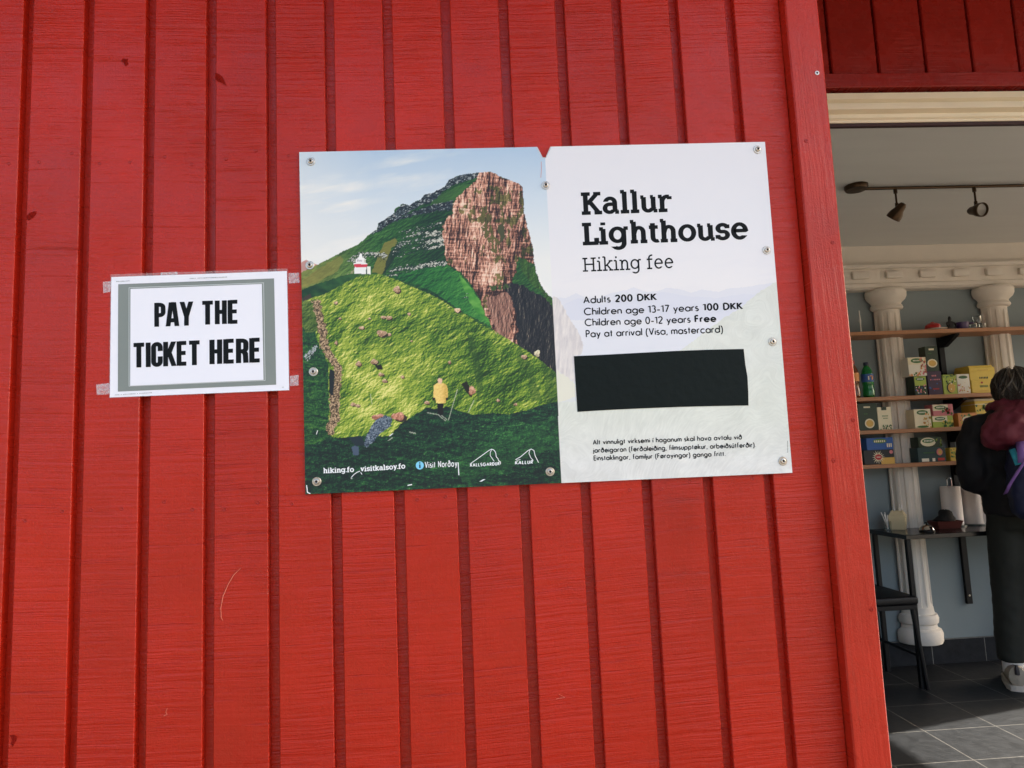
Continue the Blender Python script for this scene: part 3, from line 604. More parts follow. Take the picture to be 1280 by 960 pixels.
    c1 = relief(0.16, 0.045, 108, 6, 0.66, 0.03, 1.0, -1, -0.3); c2 = relief(0.5, 0.16, 109, 4, 0.6, 0.03, 0.8, -1, -0.4); c3 = relief(0.03, 0.22, 110, 4, 0.6, 0.05, 1.0, -0.2, -1)
    c4 = relief(0.07, 0.022, 111, 4, 0.6, 0.04, 2.0, -1, -0.2); blk_ = fbm(x*0.05, y*0.035, 112, 3); v = clip(0.54+0.11*c1+0.13*c2+0.10*c3+0.10*c4+0.9*(blk_-0.5)+0.36*(lit-0.85)-0.55*clip((fis-0.57)*5, 0, 1)-0.25*clip((x-625)/30))
    put(s, ramp(v, [(40, 28, 32), (98, 66, 58), (164, 112, 96), (214, 160, 140), (244, 214, 198)], [0.04, 0.26, 0.46, 0.68, 0.97]))
    gp = fbm(x*0.11, y*0.08, 18, 4); put(s & (gp+0.25*(v2-0.5)+0.0016*(x-600) > 0.68) & (y < 385), ramp(v, [(44, 48, 30), (96, 92, 52), (146, 132, 84)], [0, 0.5, 1]))
    put(s & soft(Q1([(905, 345), (935, 330), (965, 470), (1000, 500), (990, 590), (940, 500), (905, 440)]), 3, 0.15, 90) & (v2 > 0.42), ramp(v2, [(58, 62, 36), (108, 104, 60)], [0.2, 0.8]))
    put(s & soft(Q1([(985, 420), (1015, 410), (1020, 490), (1000, 500)]), 2, 0.2, 91), (70, 74, 50))
    # lower, shaded part of the cliff
    lo = soft(Q1([(1010, 700), (1085, 690), (1100, 690), (1150, 720), (1215, 760), (1300, 820), (1300, 1260), (1180, 1160), (1100, 1080), (1080, 960), (1070, 830), (1040, 760)]), 3, 0.15, 19)
    put(s & lo, ramp(clip(0.36+0.13*c1+0.11*c2), [(14, 20, 30), (34, 38, 46), (86, 82, 78), (170, 150, 136)], [0.1, 0.45, 0.75, 1]))
    hl = soft(Q1([(930, 760), (1040, 735), (1060, 800), (1050, 900), (1020, 1000), (970, 900)]), 3, 0.15, 20); put(s & hl, ramp(clip(0.45+0.12*c1+0.12*c2), [(60, 44, 44), (150, 108, 96), (214, 176, 158)], [0.1, 0.5, 0.95]))
    put(s & soft(Q1([(945, 705), (1040, 695), (1050, 715), (960, 728)]), 2, 0.2, 23) & (v2 > 0.45), (58, 84, 46))
    gs = soft(Q1([(1085, 580), (1110, 575), (1160, 618), (1192, 700), (1245, 770), (1300, 850), (1300, 870), (1240, 800), (1185, 725), (1140, 690), (1105, 640)]), 1.5, 0.25, 24)
    put(gs & m, ramp(clip(0.40+0.12*c1+0.10*rm2), [(28, 52, 30), (52, 92, 42), (110, 146, 70)], [0, 0.5, 1]))
    # --- dark shoulder under the lighthouse
    s = soft(Q1([(40, 770), (65, 722), (150, 692), (240, 662), (300, 648), (335, 655), (260, 702), (170, 750), (110, 765)]), 1.2, 0.3, 25)
    put(s, ramp(n1, [(20, 58, 40), (46, 92, 50)], [0.3, 0.7]))
    # --- sunlit hill
    hill = Q1([(40, 800), (66, 790), (110, 762), (170, 746), (250, 702), (330, 660), (400, 648), (440, 652), (500, 672), (600, 715), (700, 760), (800, 820), (900, 880), (1000, 941)])+Q2([(850, 90), (950, 160), (1060, 225), (1150, 285), (1232, 350), (1300, 390), (1300, 700), (40, 700)])
    s = soft(hill, 0.9, 0.4, 26)
    a1 = fbm((x+y*0.5)*0.10, (y-x*0.35)*0.16, 27, 5, 0.6); a2 = fbm((x+y*0.6)*0.42, (y-x*0.5)*0.7, 28, 4, 0.65); a3 = fbm(x*0.035, y*0.035, 29, 3)
    sun_ = clip(0.62+(560-x)/420+(y-400)/900)
    a6 = fbm((x+y*0.5)*0.22, (y-x*0.3)*0.32, 77, 3); a7 = fbm((x+y*0.7)*0.8, (y-x*0.5)*1.0, 78, 2); v = clip(0.55+0.75*(a1-0.5)+0.85*(a2-0.5)+0.35*(a6-0.5)+0.55*(a3-0.5)+0.55*(a7-0.5)+0.4*(sun_-0.5))
    gz = lambda cx, cy, rx, ry: np.exp(-(((x-cx)/rx)**2+((y-cy)/ry)**2))
    ridge = np.exp(-((y-(455+0.62*(x-430)))/14)**2)*clip((545-x)/60)*clip((x-415)/30)
    r1 = relief(0.035, 0.06, 101, 6, 0.62, -0.5); r2 = relief(0.10, 0.20, 102, 5, 0.62, -0.6, 1.0); r3 = relief(0.35, 0.6, 103, 3, 0.6, -0.6, 0.9)
    v = clip(0.50+0.13*r1+0.055*r2+0.10*r3+0.20*ridge+0.13*gz(455, 372, 45, 22)+0.20*gz(455, 515, 42, 36)+0.06*gz(480, 440, 60, 60)-0.15*gz(660, 500, 60, 40)-0.13*gz(585, 455, 50, 45)-0.08*gz(520, 410, 60, 18)-0.20*gz(412, 440, 16, 60)-0.10*gz(630, 450, 25, 30)+0.5*(a3-0.5))
    put(s, ramp(v, [(24, 56, 26), (62, 106, 36), (116, 148, 48), (168, 184, 74), (226, 224, 140)], [0.10, 0.34, 0.54, 0.76, 1.0]))
    put(((s & soft(Q2([(430, 140), (560, 330), (640, 520), (590, 545), (500, 400), (300, 250), (230, 190)]), 4, 0.1, 92))*0.15).astype(float)*clip(a2*1.6-0.3), (190, 196, 84))
    for k, (poly, amt) in enumerate((([(825, 140), (855, 200), (890, 300), (895, 420), (870, 480), (865, 380), (850, 280), (830, 210)], 0.62), ([(1060, 230), (1130, 330), (1165, 480), (1120, 490), (1110, 380), (1060, 300)], 0.5), ([(1160, 290), (1240, 360), (1250, 490), (1180, 500), (1190, 400)], 0.5), ([(560, 350), (640, 320), (600, 400)], 0.2))):
        put((soft(Q2(poly), 3, 0.12, 70+k) & s)*amt*(0.6+0.5*a2), (36, 70, 32))
    # --- path, left side and foreground in shade
    a4 = fbm((x-y*0.7)*0.10, (y+x*0.35)*0.26, 30, 5, 0.62); a5 = fbm((x-y*0.8)*0.45, (y+x*0.5)*0.9, 34, 3, 0.6)
    a8 = fbm((x-y*0.75)*0.9, (y+x*0.5)*0.22, 81, 3, 0.6); fgv = clip(0.47+1.3*(a4-0.5)+0.6*(a5-0.5)+0.7*(a8-0.5))
    r4 = relief(0.04, 0.10, 104, 6, 0.62, 0.35, 1.2); r5 = relief(0.16, 0.5, 105, 4, 0.6, 0.7, 0.9); fgv = clip(0.36+0.13*r4+0.10*r5+0.25*(a8-0.5)+0.18*gz(640, 540, 60, 18)+0.10*gz(560, 580, 60, 16))
    fg = ramp(fgv, [(8, 26, 32), (16, 52, 42), (34, 92, 52), (92, 150, 82)], [0.12, 0.42, 0.68, 0.95])
    fore = Q2([(60, 700), (205, 655), (340, 645), (380, 652), (470, 645), (520, 592), (590, 546), (640, 515), (690, 520), (735, 510), (790, 530), (860, 548), (940, 540), (1020, 545), (1090, 530), (1180, 500), (1250, 488), (1300, 480), (1300, 1000), (40, 1000)])
    lf = soft(Q2([(40, 150), (75, 140), (120, 160), (150, 230), (182, 300), (192, 450), (186, 600), (210, 665), (60, 720)]), 2, 0.15, 35); put(lf, ramp(fgv, [(12, 40, 36), (28, 80, 44), (84, 132, 60)], [0.1, 0.42, 0.8]))
    put(soft(Q2([(60, 20), (120, 20), (140, 90), (150, 160), (75, 170)]), 2.5, 0.15, 36), ramp(v, [(24, 52, 28), (70, 100, 44), (120, 140, 70)], [0.1, 0.5, 0.9]))
    f = soft(fore, 1.2, 0.3, 37); put(f, fg)
    gl = soft(Q2([(760, 760), (1000, 640), (1240, 560), (1250, 700), (1000, 800), (800, 860)]), 6, 0.06, 38); put((gl & f)*0.45*clip(a4*2-0.5), (64, 128, 62))
    pth = Q2([(110, 20), (150, 20), (158, 80), (178, 150), (185, 230), (222, 290), (250, 330), (245, 400), (240, 470), (240, 560), (220, 600), (212, 640), (180, 640), (178, 590), (200, 540), (190, 470), (205, 400), (215, 345), (185, 290), (150, 240), (140, 160), (128, 90)])
    s = soft(pth, 3.2, 0.35, 39); pk = fbm(x*0.9, y*0.9, 45, 2)
    put(s, ramp(clip(pk*1.7-0.35), [(54, 46, 40), (130, 108, 82), (204, 176, 146)], [0.15, 0.5, 0.9]))
    put(soft(Q2([(190, 340), (215, 345), (210, 460), (190, 450)]), 1, 0.4, 46), (26, 34, 40))
    put(soft(Q2([(70, 280), (110, 240), (135, 222), (130, 250), (90, 300)]), 1.5, 0.4, 47) & (pk > 0.5), (170, 176, 186)); put(soft(Q1([(62, 765), (105, 742), (110, 760), (70, 780)]), 1, 0.4, 48), (60, 56, 52))
    # --- stones
    rs = np.random.RandomState(5)
    def stone(zx, zy, rx, ry, col, qf=Q2, sh=True):
        cx, cy = qf([(zx, zy)])[0]; rx /= 4.2; ry /= 4.4; ph = rs.rand()*6
        d = ((x-cx)/rx)**2+((y-cy)/ry)**2+0.5*np.sin(np.arctan2(y-cy, x-cx)*3+ph)*0.6
        if sh: put(((x-cx-0.35*rx)/rx)**2+((y-cy-0.45*ry)/ry)**2 < 1.0, (52, 44, 36))
        put(d < 1.0, np.clip(np.array(col)+(a5[:, None]-0.5)*150+28*clip((cy-y)/ry, -1, 1)[:, None], 0, 255))
    P_ = (180, 148, 124)
    for zx, zy, rx, ry in ((340, 147, 14, 9), (425, 168, 20, 11), (446, 172, 9, 8), (466, 178, 11, 8), (325, 313, 15, 13), (397, 303, 19, 13), (428, 362, 15, 9), (446, 392, 14, 9), (528, 374, 10, 8), (745, 306, 8, 9), (1090, 281, 15, 11), (970, 482, 9, 7), (1050, 500, 9, 7), (440, 98, 14, 8), (462, 103, 10, 7), (240, 104, 7, 6), (375, 104, 8, 5), (222, 216, 8, 11), (300, 500, 14, 10), (322, 506, 12, 8), (640, 492, 14, 9), (570, 208, 5, 5)):
        stone(zx, zy, rx, ry, P_)
    stone(510, 555, 34, 22, (190, 132, 112)); stone(420, 560, 34, 18, (170, 116, 98))
    for zx, zy, rx, ry in ((512, 722, 18, 18), (797, 820, 14, 11), (570, 838, 8, 8), (475, 856, 16, 10), (440, 930, 26, 16), (225, 785, 10, 8)): stone(zx, zy, rx, ry, P_, Q1)
    put(soft(Q2([(400, 318), (430, 318), (440, 340), (415, 342)]), 0.8), (28, 26, 26)); stone(782, 66, 16, 12, (222, 190, 160)); stone(1150, 265, 15, 18, (204, 196, 168), sh=False)
    put(soft(Q2([(800, 405), (825, 392), (850, 440), (850, 470), (825, 450)]), 0.8), (26, 30, 24)); stone(850, 437, 18, 24, (186, 138, 112), sh=False)
    s = soft(Q2([(350, 695), (358, 650), (385, 600), (415, 565), (450, 552), (480, 566), (474, 600), (430, 632), (395, 670), (365, 700)]), 1.2, 0.4, 49); put(s, ramp(clip(pk*1.4-0.2), [(40, 54, 72), (84, 102, 124), (160, 172, 186)], [0.15, 0.55, 0.95]))
    put(soft(Q2([(292, 700), (310, 688), (328, 698), (325, 736), (302, 734)]), 0.8, 0.4, 50), (70, 86, 112)); put(soft(Q2([(280, 655), (340, 645), (355, 690), (310, 690)]), 1, 0.4, 51), (28, 44, 56))
    # --- lighthouse
    h = lambda p: [(430+a/24, 310+b/24) for a, b in p]
    put(inside(h([(60, 800), (300, 640), (300, 760), (180, 780)]), x, y) & (pk > 0.45), (150, 150, 120))
    W_ = (250, 247, 246)
    put(inside(h([(315, 560), (665, 560), (665, 775), (315, 775)]), x, y), W_); put(inside(h([(290, 450), (690, 450), (705, 495), (285, 495)]), x, y), W_); put(inside(h([(295, 485), (700, 485), (690, 575), (300, 575)]), x, y), (206, 62, 82))
    put(inside(h([(360, 330), (645, 330), (645, 455), (360, 455)]), x, y), (242, 238, 244)); put(inside(h([(395, 350), (540, 350), (540, 410), (395, 410)]), x, y) & (pk > 0.45), (190, 188, 200)); put(inside(h([(590, 340), (645, 340), (645, 440), (590, 440)]), x, y), (206, 208, 200))
    put(inside(h([(340, 345), (440, 285), (455, 215), (480, 170), (520, 170), (545, 220), (555, 285), (670, 345)]), x, y), (246, 246, 246))
    put(inside(h([(690, 560), (795, 560), (795, 785), (690, 785)]), x, y), (246, 244, 236)); put(inside(h([(668, 600), (694, 600), (694, 780), (668, 780)]), x, y), (44, 44, 60))
    # --- walker in a yellow jacket, with light poles
    for pl, wd in (([(782, 430), (740, 575)], 1.1), ([(858, 482), (832, 538)], 1.0), ([(640, 538), (695, 548), (728, 578)], 1.0), ([(700, 545), (735, 572)], 0.9), ([(380, 450), (388, 500)], 0.8), ([(462, 668), (485, 652)], 1.2), ([(560, 628), (590, 634)], 1.5)):
        Ls, Rs = stroke_quads(Q2(pl), wd, wd); put(inside([tuple(p) for p in Ls]+[tuple(p) for p in Rs[::-1]], x, y)*0.7, (214, 214, 200))
    put(inside(Q2([(688, 490), (718, 490), (716, 545), (708, 550), (690, 545)]), x, y), (16, 18, 24)); put(inside(Q2([(664, 466), (680, 466), (678, 482), (668, 482)]), x, y) | inside(Q2([(724, 466), (738, 466), (736, 480), (726, 480)]), x, y), (24, 22, 24))
    put(inside(Q2([(670, 470), (673, 412), (688, 402), (718, 402), (735, 413), (739, 468), (729, 470), (729, 494), (684, 495), (680, 470)]), x, y), np.clip(np.array((238, 204, 122))+(a5[:, None]-0.5)*60-clip((x-551)/6)[:, None]*30, 0, 255))
    put(inside(Q2([(690, 384), (699, 378), (710, 382), (712, 396), (706, 405), (694, 404)]), x, y), (226, 186, 160))
    # --- right half: the same land, bleached almost white
    sx = 681.5+(y-201)*(702-681.5)/(601.7-201); rt = x > sx
    t = clip((y-180)/420)
    B = ramp(t, [(225, 228, 242), (227, 230, 243), (232, 233, 243), (226, 229, 241), (217, 222, 228), (214, 219, 222)], [0, 0.25, 0.42, 0.55, 0.72, 1])
    cw = clip((fbm(xr*0.012, yr*0.07, 61, 4)-0.5)*3)*clip(1-abs(y-345)/30); B = B-cw[:, None]*np.array((8, 7, 3))
    def bput(mk, col, a=1.0):
        if mk.dtype == bool: mk = mk.astype(float)
        mk = mk*a; B[:] = B*(1-mk[:, None])+(col if getattr(col, 'ndim', 1) == 2 else np.array(col, float))*mk[:, None]
    bput(soft(Q3([(60, 905), (80, 800), (140, 800), (185, 778), (240, 800), (300, 800), (360, 775), (420, 765), (460, 750), (520, 772), (570, 768), (620, 750), (680, 760), (730, 775), (780, 760), (860, 772), (900, 755), (980, 750), (1060, 735), (1150, 725), (1200, 905)]), 0.8), (212, 218, 238), 0.55)
    bput(soft(Q3([(100, 905), (130, 830), (200, 800), (300, 830), (420, 800), (520, 790), (600, 770), (700, 790), (850, 800), (980, 780), (1100, 790), (1200, 905)]), 0.8), (210, 216, 238), 0.45)
    bput(clip((y-398)/14)*clip((470-y)/20), (222, 227, 243), 0.85)
    ang = fbm(x*0.02, y*0.02, 62, 3)*0.9+0.1+0.5*clip((x-830)/150); xo, yo = x-840, y-520
    st1 = fbm((xo*np.cos(ang)+yo*np.sin(ang))*0.62+500, (yo*np.cos(ang)-xo*np.sin(ang))*0.10+500, 63, 4, 0.65); st2 = fbm(x*0.05, y*0.05, 64, 3)
    gr = np.array((219, 222, 227))+((st1-0.5)*26+(st2-0.5)*16)[:, None]*np.array((1, 1, 1.05))
    grn = gr+np.array((-3, 0, -9))
    hillr = soft(Q3([(870, 905), (900, 885), (960, 850), (1010, 805), (1050, 772), (1090, 748), (1120, 730), (1160, 712), (1300, 700), (1300, 1700), (700, 1700)])[:9]+Q4([(1300, 900), (60, 1000), (60, 480), (150, 470), (640, 240), (700, 195)]), 1.5, 0.25, 64)
    bput(hillr, grn, 0.8); bput(clip((y-520)/60)*1.0, gr, 0.85)
    cl_ = soft(Q4([(40, 0), (45, -40), (80, -20), (110, 50), (165, 130), (188, 190), (185, 245), (150, 250), (150, 380), (70, 330), (50, 290)]), 1.5, 0.25, 65); bput(cl_, np.stack([216+(v1-0.5)*60, 212+(v1-0.5)*60, 216+(v1-0.5)*50], -1), 0.9)
    bput(soft(Q4([(50, 310), (150, 385), (155, 450), (60, 480)]), 1.5, 0.25, 66), (226, 226, 214), 0.8)
    C[rt] = B[rt]
    return np.clip(C, 4, 255)
M_print = bpy.data.materials.new('printed_picture'); M_print.use_nodes = True; _n = M_print.node_tree.nodes; _b = _n['Principled BSDF']
_a = _n.new('ShaderNodeAttribute'); _a.attribute_name = 'ink'; M_print.node_tree.links.new(_a.outputs['Color'], _b.inputs['Base Color']); _b.inputs['Roughness'].default_value = 0.42; _b.inputs['Specular IOR Level'].default_value = 0.35
def print_sheet(name, parent, corners, Y, nx, ny, fn, drop=None):
    """a flat sheet with one ink colour per vertex; corners TL, TR, BR, BL as picture points on the plane y=Y"""
    TL, TR, BR, BL = [np.array(PY(a, b, Y)) for a, b in corners]
    u, v = np.meshgrid(np.linspace(0, 1, nx), np.linspace(0, 1, ny)); u = u.ravel(); v = v.ravel()
    Pw = TL*((1-u)*(1-v))[:, None]+TR*(u*(1-v))[:, None]+BR*(u*v)[:, None]+BL*((1-u)*v)[:, None]
    q = (Pw-CAM) @ CM.T; px = 640-FPX*q[:, 0]/q[:, 2]; py = 480+FPX*q[:, 1]/q[:, 2]
    c = fn(px, py)/255.0; c = np.where(c <= 0.04045, c/12.92, ((c+0.055)/1.055)**2.4); c = c/np.array(WHITE_PX)*0.8; c = np.clip(c, 0.004, 0.86)
    i = np.arange(nx*ny).reshape(ny, nx); F = np.stack([i[1:, :-1], i[1:, 1:], i[:-1, 1:], i[:-1, :-1]], -1).reshape(-1, 4)
    if drop is not None:
        bad = inside(drop, px, py); F = F[~bad[F].any(1)]
    me = bpy.data.meshes.new(name); me.vertices.add(nx*ny); org = ROOT[parent]; me.vertices.foreach_set('co', (Pw-np.array(org)).astype(np.float32).ravel())
    me.loops.add(F.size); me.loops.foreach_set('vertex_index', F.astype(np.int32).ravel()); me.polygons.add(len(F)); me.polygons.foreach_set('loop_start', np.arange(0, F.size, 4, dtype=np.int32)); me.polygons.foreach_set('loop_total', np.full(len(F), 4, np.int32))
    me.update(calc_edges=True); me.validate()
    at = me.attributes.new('ink', 'FLOAT_COLOR', 'POINT'); at.data.foreach_set('color', np.concatenate([c, np.ones((len(c), 1))], 1).astype(np.float32).ravel())
    me.materials.append(M_print); o = bpy.data.objects.new(name, me); COL.objects.link(o); o.parent = parent; ROOT[o] = org
    return o

# ================================================================== the big hiking fee sign
M_ink = pm('black_ink', (10, 15, 17), 0.55, 0.05, spec=0.15); M_winky = pm('white_ink', (236, 238, 238), 0.45, 0.03); M_blueink = pm('light_blue_ink', (128, 206, 236), 0.45, 0.03)
M_alu = pm('panel_edge', (196, 198, 200), 0.4, 0.08, 200); M_tapeb = pm('black_tape', (15, 24, 23), 0.5, 0.12, 12, 0.25, 70, spec=0.12)
SY = -0.0045
sg = thing('information_sign', 'large two part sign with a cliff picture and white price panel', 'sign', tuple(PY(680, 600, -0.0015)))
SC = [(374.0, 190.2), (956.2, 177.3), (990.5, 591.0), (381.6, 618.0)]
notch = [(671.8, 180), (671.8, 184.7), (678.4, 196.6), (682, 196.8), (687.9, 184.2), (688, 180)]
mb = MB(); fr = [PY(a, b, SY) for a, b in (SC[0], (671.8, 183.7), (678.4, 196.6), (682, 196.8), (687.9, 183.3), SC[1], SC[2], SC[3])]
mb.prism([(q[0], q[2]) for q in fr], lambda u, v, d: (u, d, v), SY, -0.0012, M_alu); mb.build('panel', sg, smooth=False)
pic = print_sheet('printed_picture', sg, SC, SY-0.0002, 840, 590, paint, [(671.0, 170), (671.2, 184.7), (678.2, 197.4), (682.3, 197.6), (688.6, 184.2), (689, 170)])
TY = SY-0.0004
upR = (-0.052, -1.0); upL = (-0.02, -1.0)
def lettering(name, lines, m, parent=sg):
    mb = MB()
    for a in lines: write(mb, m, *a)
    return mb.build(name, parent, smooth=False)
B2, B1 = (0.225, 0.16), (0.095, 0.085)
lettering('title_lettering', [(SLAB, [('Kallur', *B2)], (724.4, 268.9), (842.8, 264.7), 28.2, TY, -0.15, upR), (SLAB, [('Lighthouse', *B2)], (725.6, 306.9), (938.2, 299.2), 28.2, TY, -0.15, upR)], M_ink)
lettering('subtitle_lettering', [(SLAB, [('Hiking fee', 0.125, 0.105)], (727.7, 339.8), (843.4, 335.2), 17.4, TY, -0.06, upR)], M_ink)
rg, bd = (0.165, 0.15), (0.24, 0.19)
lettering('price_lettering', [(GEO, [('Adults ', *rg), ('200 DKK', *bd)], (729.2, 379.7), (821.0, 375.7), 9.6, TY, 0.07, upR),
    (GEO, [('Children age 13\u201317 years ', *rg), ('100 DKK', *bd)], (730.0, 394.3), (928.5, 387.0), 9.6, TY, 0.07, upR),
    (GEO, [('Children age 0\u201312 years ', *rg), ('Free', *bd)], (731.0, 407.9), (895.6, 402.5), 9.6, TY, 0.07, upR),
    (GEO, [('Pay at arrival (Visa, mastercard)', *rg)], (732.3, 422.1), (904.0, 416.0), 9.6, TY, 0.07, upR)], M_ink)
sm = (0.20, 0.18)
lettering('notice_lettering', [(GEO, [('Alt vinnuligt virksemi \u00ed haganum skal hava avtalu vi\u00f0', *sm)], (741.1, 556.2), (927.6, 549.4), 6.7, TY, 0.075, upR),
    (GEO, [('jar\u00f0eigaran (fer\u00f0alei\u00f0ing, filmsuppt\u00f8kur, arbei\u00f0s\u00fatfer\u00f0ir).', *sm)], (741.6, 566.2), (945.0, 559.2), 6.7, TY, 0.075, upR),
    (GEO, [('Einstaklingar, familjur (F\u00f8royingar) ganga fritt.', *sm)], (742.1, 576.0), (907.0, 570.3), 6.7, TY, 0.075, upR)], M_ink)
lettering('web_lettering', [(SLAB, [('hiking.fo', 0.24, 0.17)], (403.6, 591.7), (443.2, 590.0), 6.6, TY, -0.17, upL), (SLAB, [('visitkalsoy.fo', 0.24, 0.17)], (450.0, 589.7), (507.2, 585.7), 6.6, TY, -0.17, upL)], M_winky)
lettering('tourist_office_lettering', [(GEO, [('Visit Nor\u00f0oy', 0.2, 0.14)], (531.1, 585.4), (571.6, 583.2), 8.6, TY, 0.17, upL)], M_winky)
mb = MB(); pxpoly(mb, M_blueink, [(524.7+5*math.cos(t*math.pi/12), 581.8+5.1*math.sin(t*math.pi/12)) for t in range(24)][::-1], TY)
pxpoly(mb, M_ink, [(524.0, 580.6), (525.6, 580.5), (525.7, 585.0), (524.1, 585.1)], TY-0.0002); pxpoly(mb, M_ink, [(524.0, 578.0), (525.5, 577.9), (525.6, 579.4), (524.1, 579.5)], TY-0.0002); mb.build('information_mark', sg, smooth=False)
N2_ = lambda p: [(510+a/7.11, 550+b/7.11) for a, b in p]
mb = MB(); pxline(mb, M_winky, N2_([(553, 212), (640, 150), (720, 92), (745, 81), (765, 90), (779, 112), (785, 150), (800, 166), (805, 184), (822, 195), (822, 216)]), 0.85, TY)
pxline(mb, M_winky, N2_([(745, 84), (731, 110), (731, 140), (750, 166), (766, 190)]), 0.75, TY-0.00004); write(mb, M_winky, GEO, [('KALLSGAR\u00d0UR', 0.26, 0.2)], (587.6, 583.6), (624.6, 581.7), 4.4, TY, 0.14, upL); mb.build('ridge_logo', sg, smooth=False)
mb = MB(); pxline(mb, M_winky, N2_([(955, 175), (1000, 150), (1065, 95), (1095, 80), (1119, 93), (1130, 140), (1160, 200)]), 0.85, TY)
pxline(mb, M_winky, N2_([(1085, 84), (1075, 118), (1090, 155), (1112, 182)]), 0.75, TY-0.00004); write(mb, M_winky, GEO, [('KALLUR', 0.26, 0.2)], (643.6, 580.8), (666.0, 579.8), 4.6, TY, 0.14, upL, 0.12); pxline(mb, M_winky, [(645.4, 575.4), (650.5, 574.6)], 0.7, TY); mb.build('peak_logo', sg, smooth=False)
# scuffs in the print
for pl, wd in (([(439, 597), (442.5, 593), (446, 590.5), (450, 588.8)], 0.9), ([(451, 590.5), (452.4, 593)], 1.0), ([(572.6, 578), (573, 584), (573.6, 594)], 1.2), ([(600.5, 602), (603, 600.5), (605.5, 599)], 1.6), ([(509.5, 606.8), (515, 605.6)], 1.3), ([(439, 598), (440, 598.6)], 1.0), ([(486.8, 545.2), (491, 541.8)], 1.0), ([(395.5, 543), (397, 538)], 0.8), ([(383.2, 606.5), (384.4, 615.6), (388, 617.0)], 1.2)):
    mb = MB(); pxline(mb, M_winky, pl, wd, TY+0.00005); mb.build('scuff', sg, smooth=False)
mb = MB(); pxline(mb, M_scr, [(676.5, 202), (676.8, 212), (676.0, 222)], 0.5, TY); mb.build('crack', sg, smooth=False)
# vertical imprint at the lower right edge
mb = MB()
for k in range(9): pxline(mb, M_ink, [(984.2+k*0.05, 551+k*1.7), (984.3+k*0.05, 552.1+k*1.7)], 0.55, TY)
mb.build('imprint', sg, smooth=False)
# black tape stuck over part of the text, edges slightly wavy
tp = [(717.4, 445.2), (745, 444.0), (790, 441.6), (840, 438.9), (885, 437.2), (929.5, 436.2), (931.6, 456), (934.2, 471), (935.2, 490), (935.5, 506.8), (900, 507.4), (850, 508.6), (790, 511.0), (750, 513.0), (721.8, 514.8), (720.2, 490), (718.4, 462)]
mb = MB(); fr = [PY(a, b, TY) for a, b in tp]; mb.prism([(q[0], q[2]) for q in fr], lambda u, v, d: (u, d, v), SY-0.0009, SY-0.0003, M_tapeb)
mb.build('black_tape', sg, smooth=False)
s0 = None
for px, py in ((388.6, 202), (682, 231.8), (946.6, 187), (958.2, 312.8), (965.5, 427.2), (978.2, 576.3), (687.5, 589.6), (396, 602), (391.9, 464.7), (387.4, 331.8)):
    p = PY(px, py, SY)
    if s0 is None: s0 = screw_mesh('screw', (p[0], SY-0.0003, p[2]), sg, 0.0074); p0 = p
    else: copy_part(s0, (p[0]-p0[0], 0, p[2]-p0[2]), sg)

# ================================================================== laminated notice taped to the wall
M_paper = pm('white_paper', (238, 239, 245), 0.5, 0.02, 6); M_grey = pm('grey_print', (128, 136, 130), 0.5, 0.16, 7); M_lgrey = pm('light_grey_print', (206, 212, 210), 0.5, 0.03)
def clear_mat(name, alpha, rgb=(0.9, 0.9, 0.92), rough=0.15, bump=0.0):
    m = bpy.data.materials.new(name); m.use_nodes = True; n = m.node_tree.nodes; b = n['Principled BSDF']; b.inputs['Base Color'].default_value = rgb+(1,); b.inputs['Roughness'].default_value = rough
    nz = n.new('ShaderNodeTexNoise'); nz.inputs['Scale'].default_value = 260; nz.inputs['Detail'].default_value = 3; tc = n.new('ShaderNodeTexCoord'); m.node_tree.links.new(tc.outputs['Object'], nz.inputs['Vector'])
    mr = n.new('ShaderNodeMapRange'); mr.inputs['From Min'].default_value = 0.35; mr.inputs['From Max'].default_value = 0.65; mr.inputs['To Min'].default_value = alpha*0.65; mr.inputs['To Max'].default_value = min(1, alpha*1.4); m.node_tree.links.new(nz.outputs['Fac'], mr.inputs['Value']); m.node_tree.links.new(mr.outputs[0], b.inputs['Alpha'])
    return m
M_film = clear_mat('clear_film', 0.16); M_clrtape = clear_mat('clear_tape', 0.22, rough=0.25)
PYY = -0.0016
ns = thing('laminated_notice', 'white laminated paper notice with bold black capitals taped to the red boards', 'notice', tuple(PY(250, 493, PYY)))
OUT = [(138.2, 343.0), (359.6, 335.6), (362.2, 488.2), (136.2, 497.6)]; PAP = [(139.2, 346.4), (358.6, 338.8), (361.4, 487.6), (137.2, 496.8)]
def px_sheet(name, quad, Y, m, bow=0.0, n=14):
    """thin sheet, bulging a little between its taped corners"""
    q = [np.array(p, float) for p in quad]; mb = MB(); i = mb.mi(m); G = []
    for a in range(n+1):
        row = []
        for b in range(n+1):
            u, v = b/n, a/n; g = q[0]*(1-u)*(1-v)+q[1]*u*(1-v)+q[2]*u*v+q[3]*(1-u)*v; p = PY(g[0], g[1], Y)
            row.append(mb.bm.verts.new((p[0], Y-0.0002*math.sin((g[0]-137)/222*9+(g[1]-340)/155*4), p[2])))
        G.append(row)
    for a in range(n):
        for b in range(n): mb.face([G[a+1][b], G[a+1][b+1], G[a][b+1], G[a][b]], i)
    return mb
BOW = 0.0
mb = px_sheet('p', PAP, PYY, M_paper, BOW); mb.build('paper', ns)
mb = px_sheet('p', OUT, PYY+0.0004, M_film, BOW); mb.build('film_border', ns)
mb = px_sheet('p', [(147.8, 355.3), (342.6, 348.0), (345.2, 480.8), (147.2, 489.5)], PYY-0.0003, M_grey, BOW); mb.build('grey_border', ns)
mb = px_sheet('p', [(161.0, 359.4), (329.9, 353.2), (331.7, 475.8), (160.8, 483.0)], PYY-0.0005, M_lgrey, BOW); mb.build('frame_line', ns)
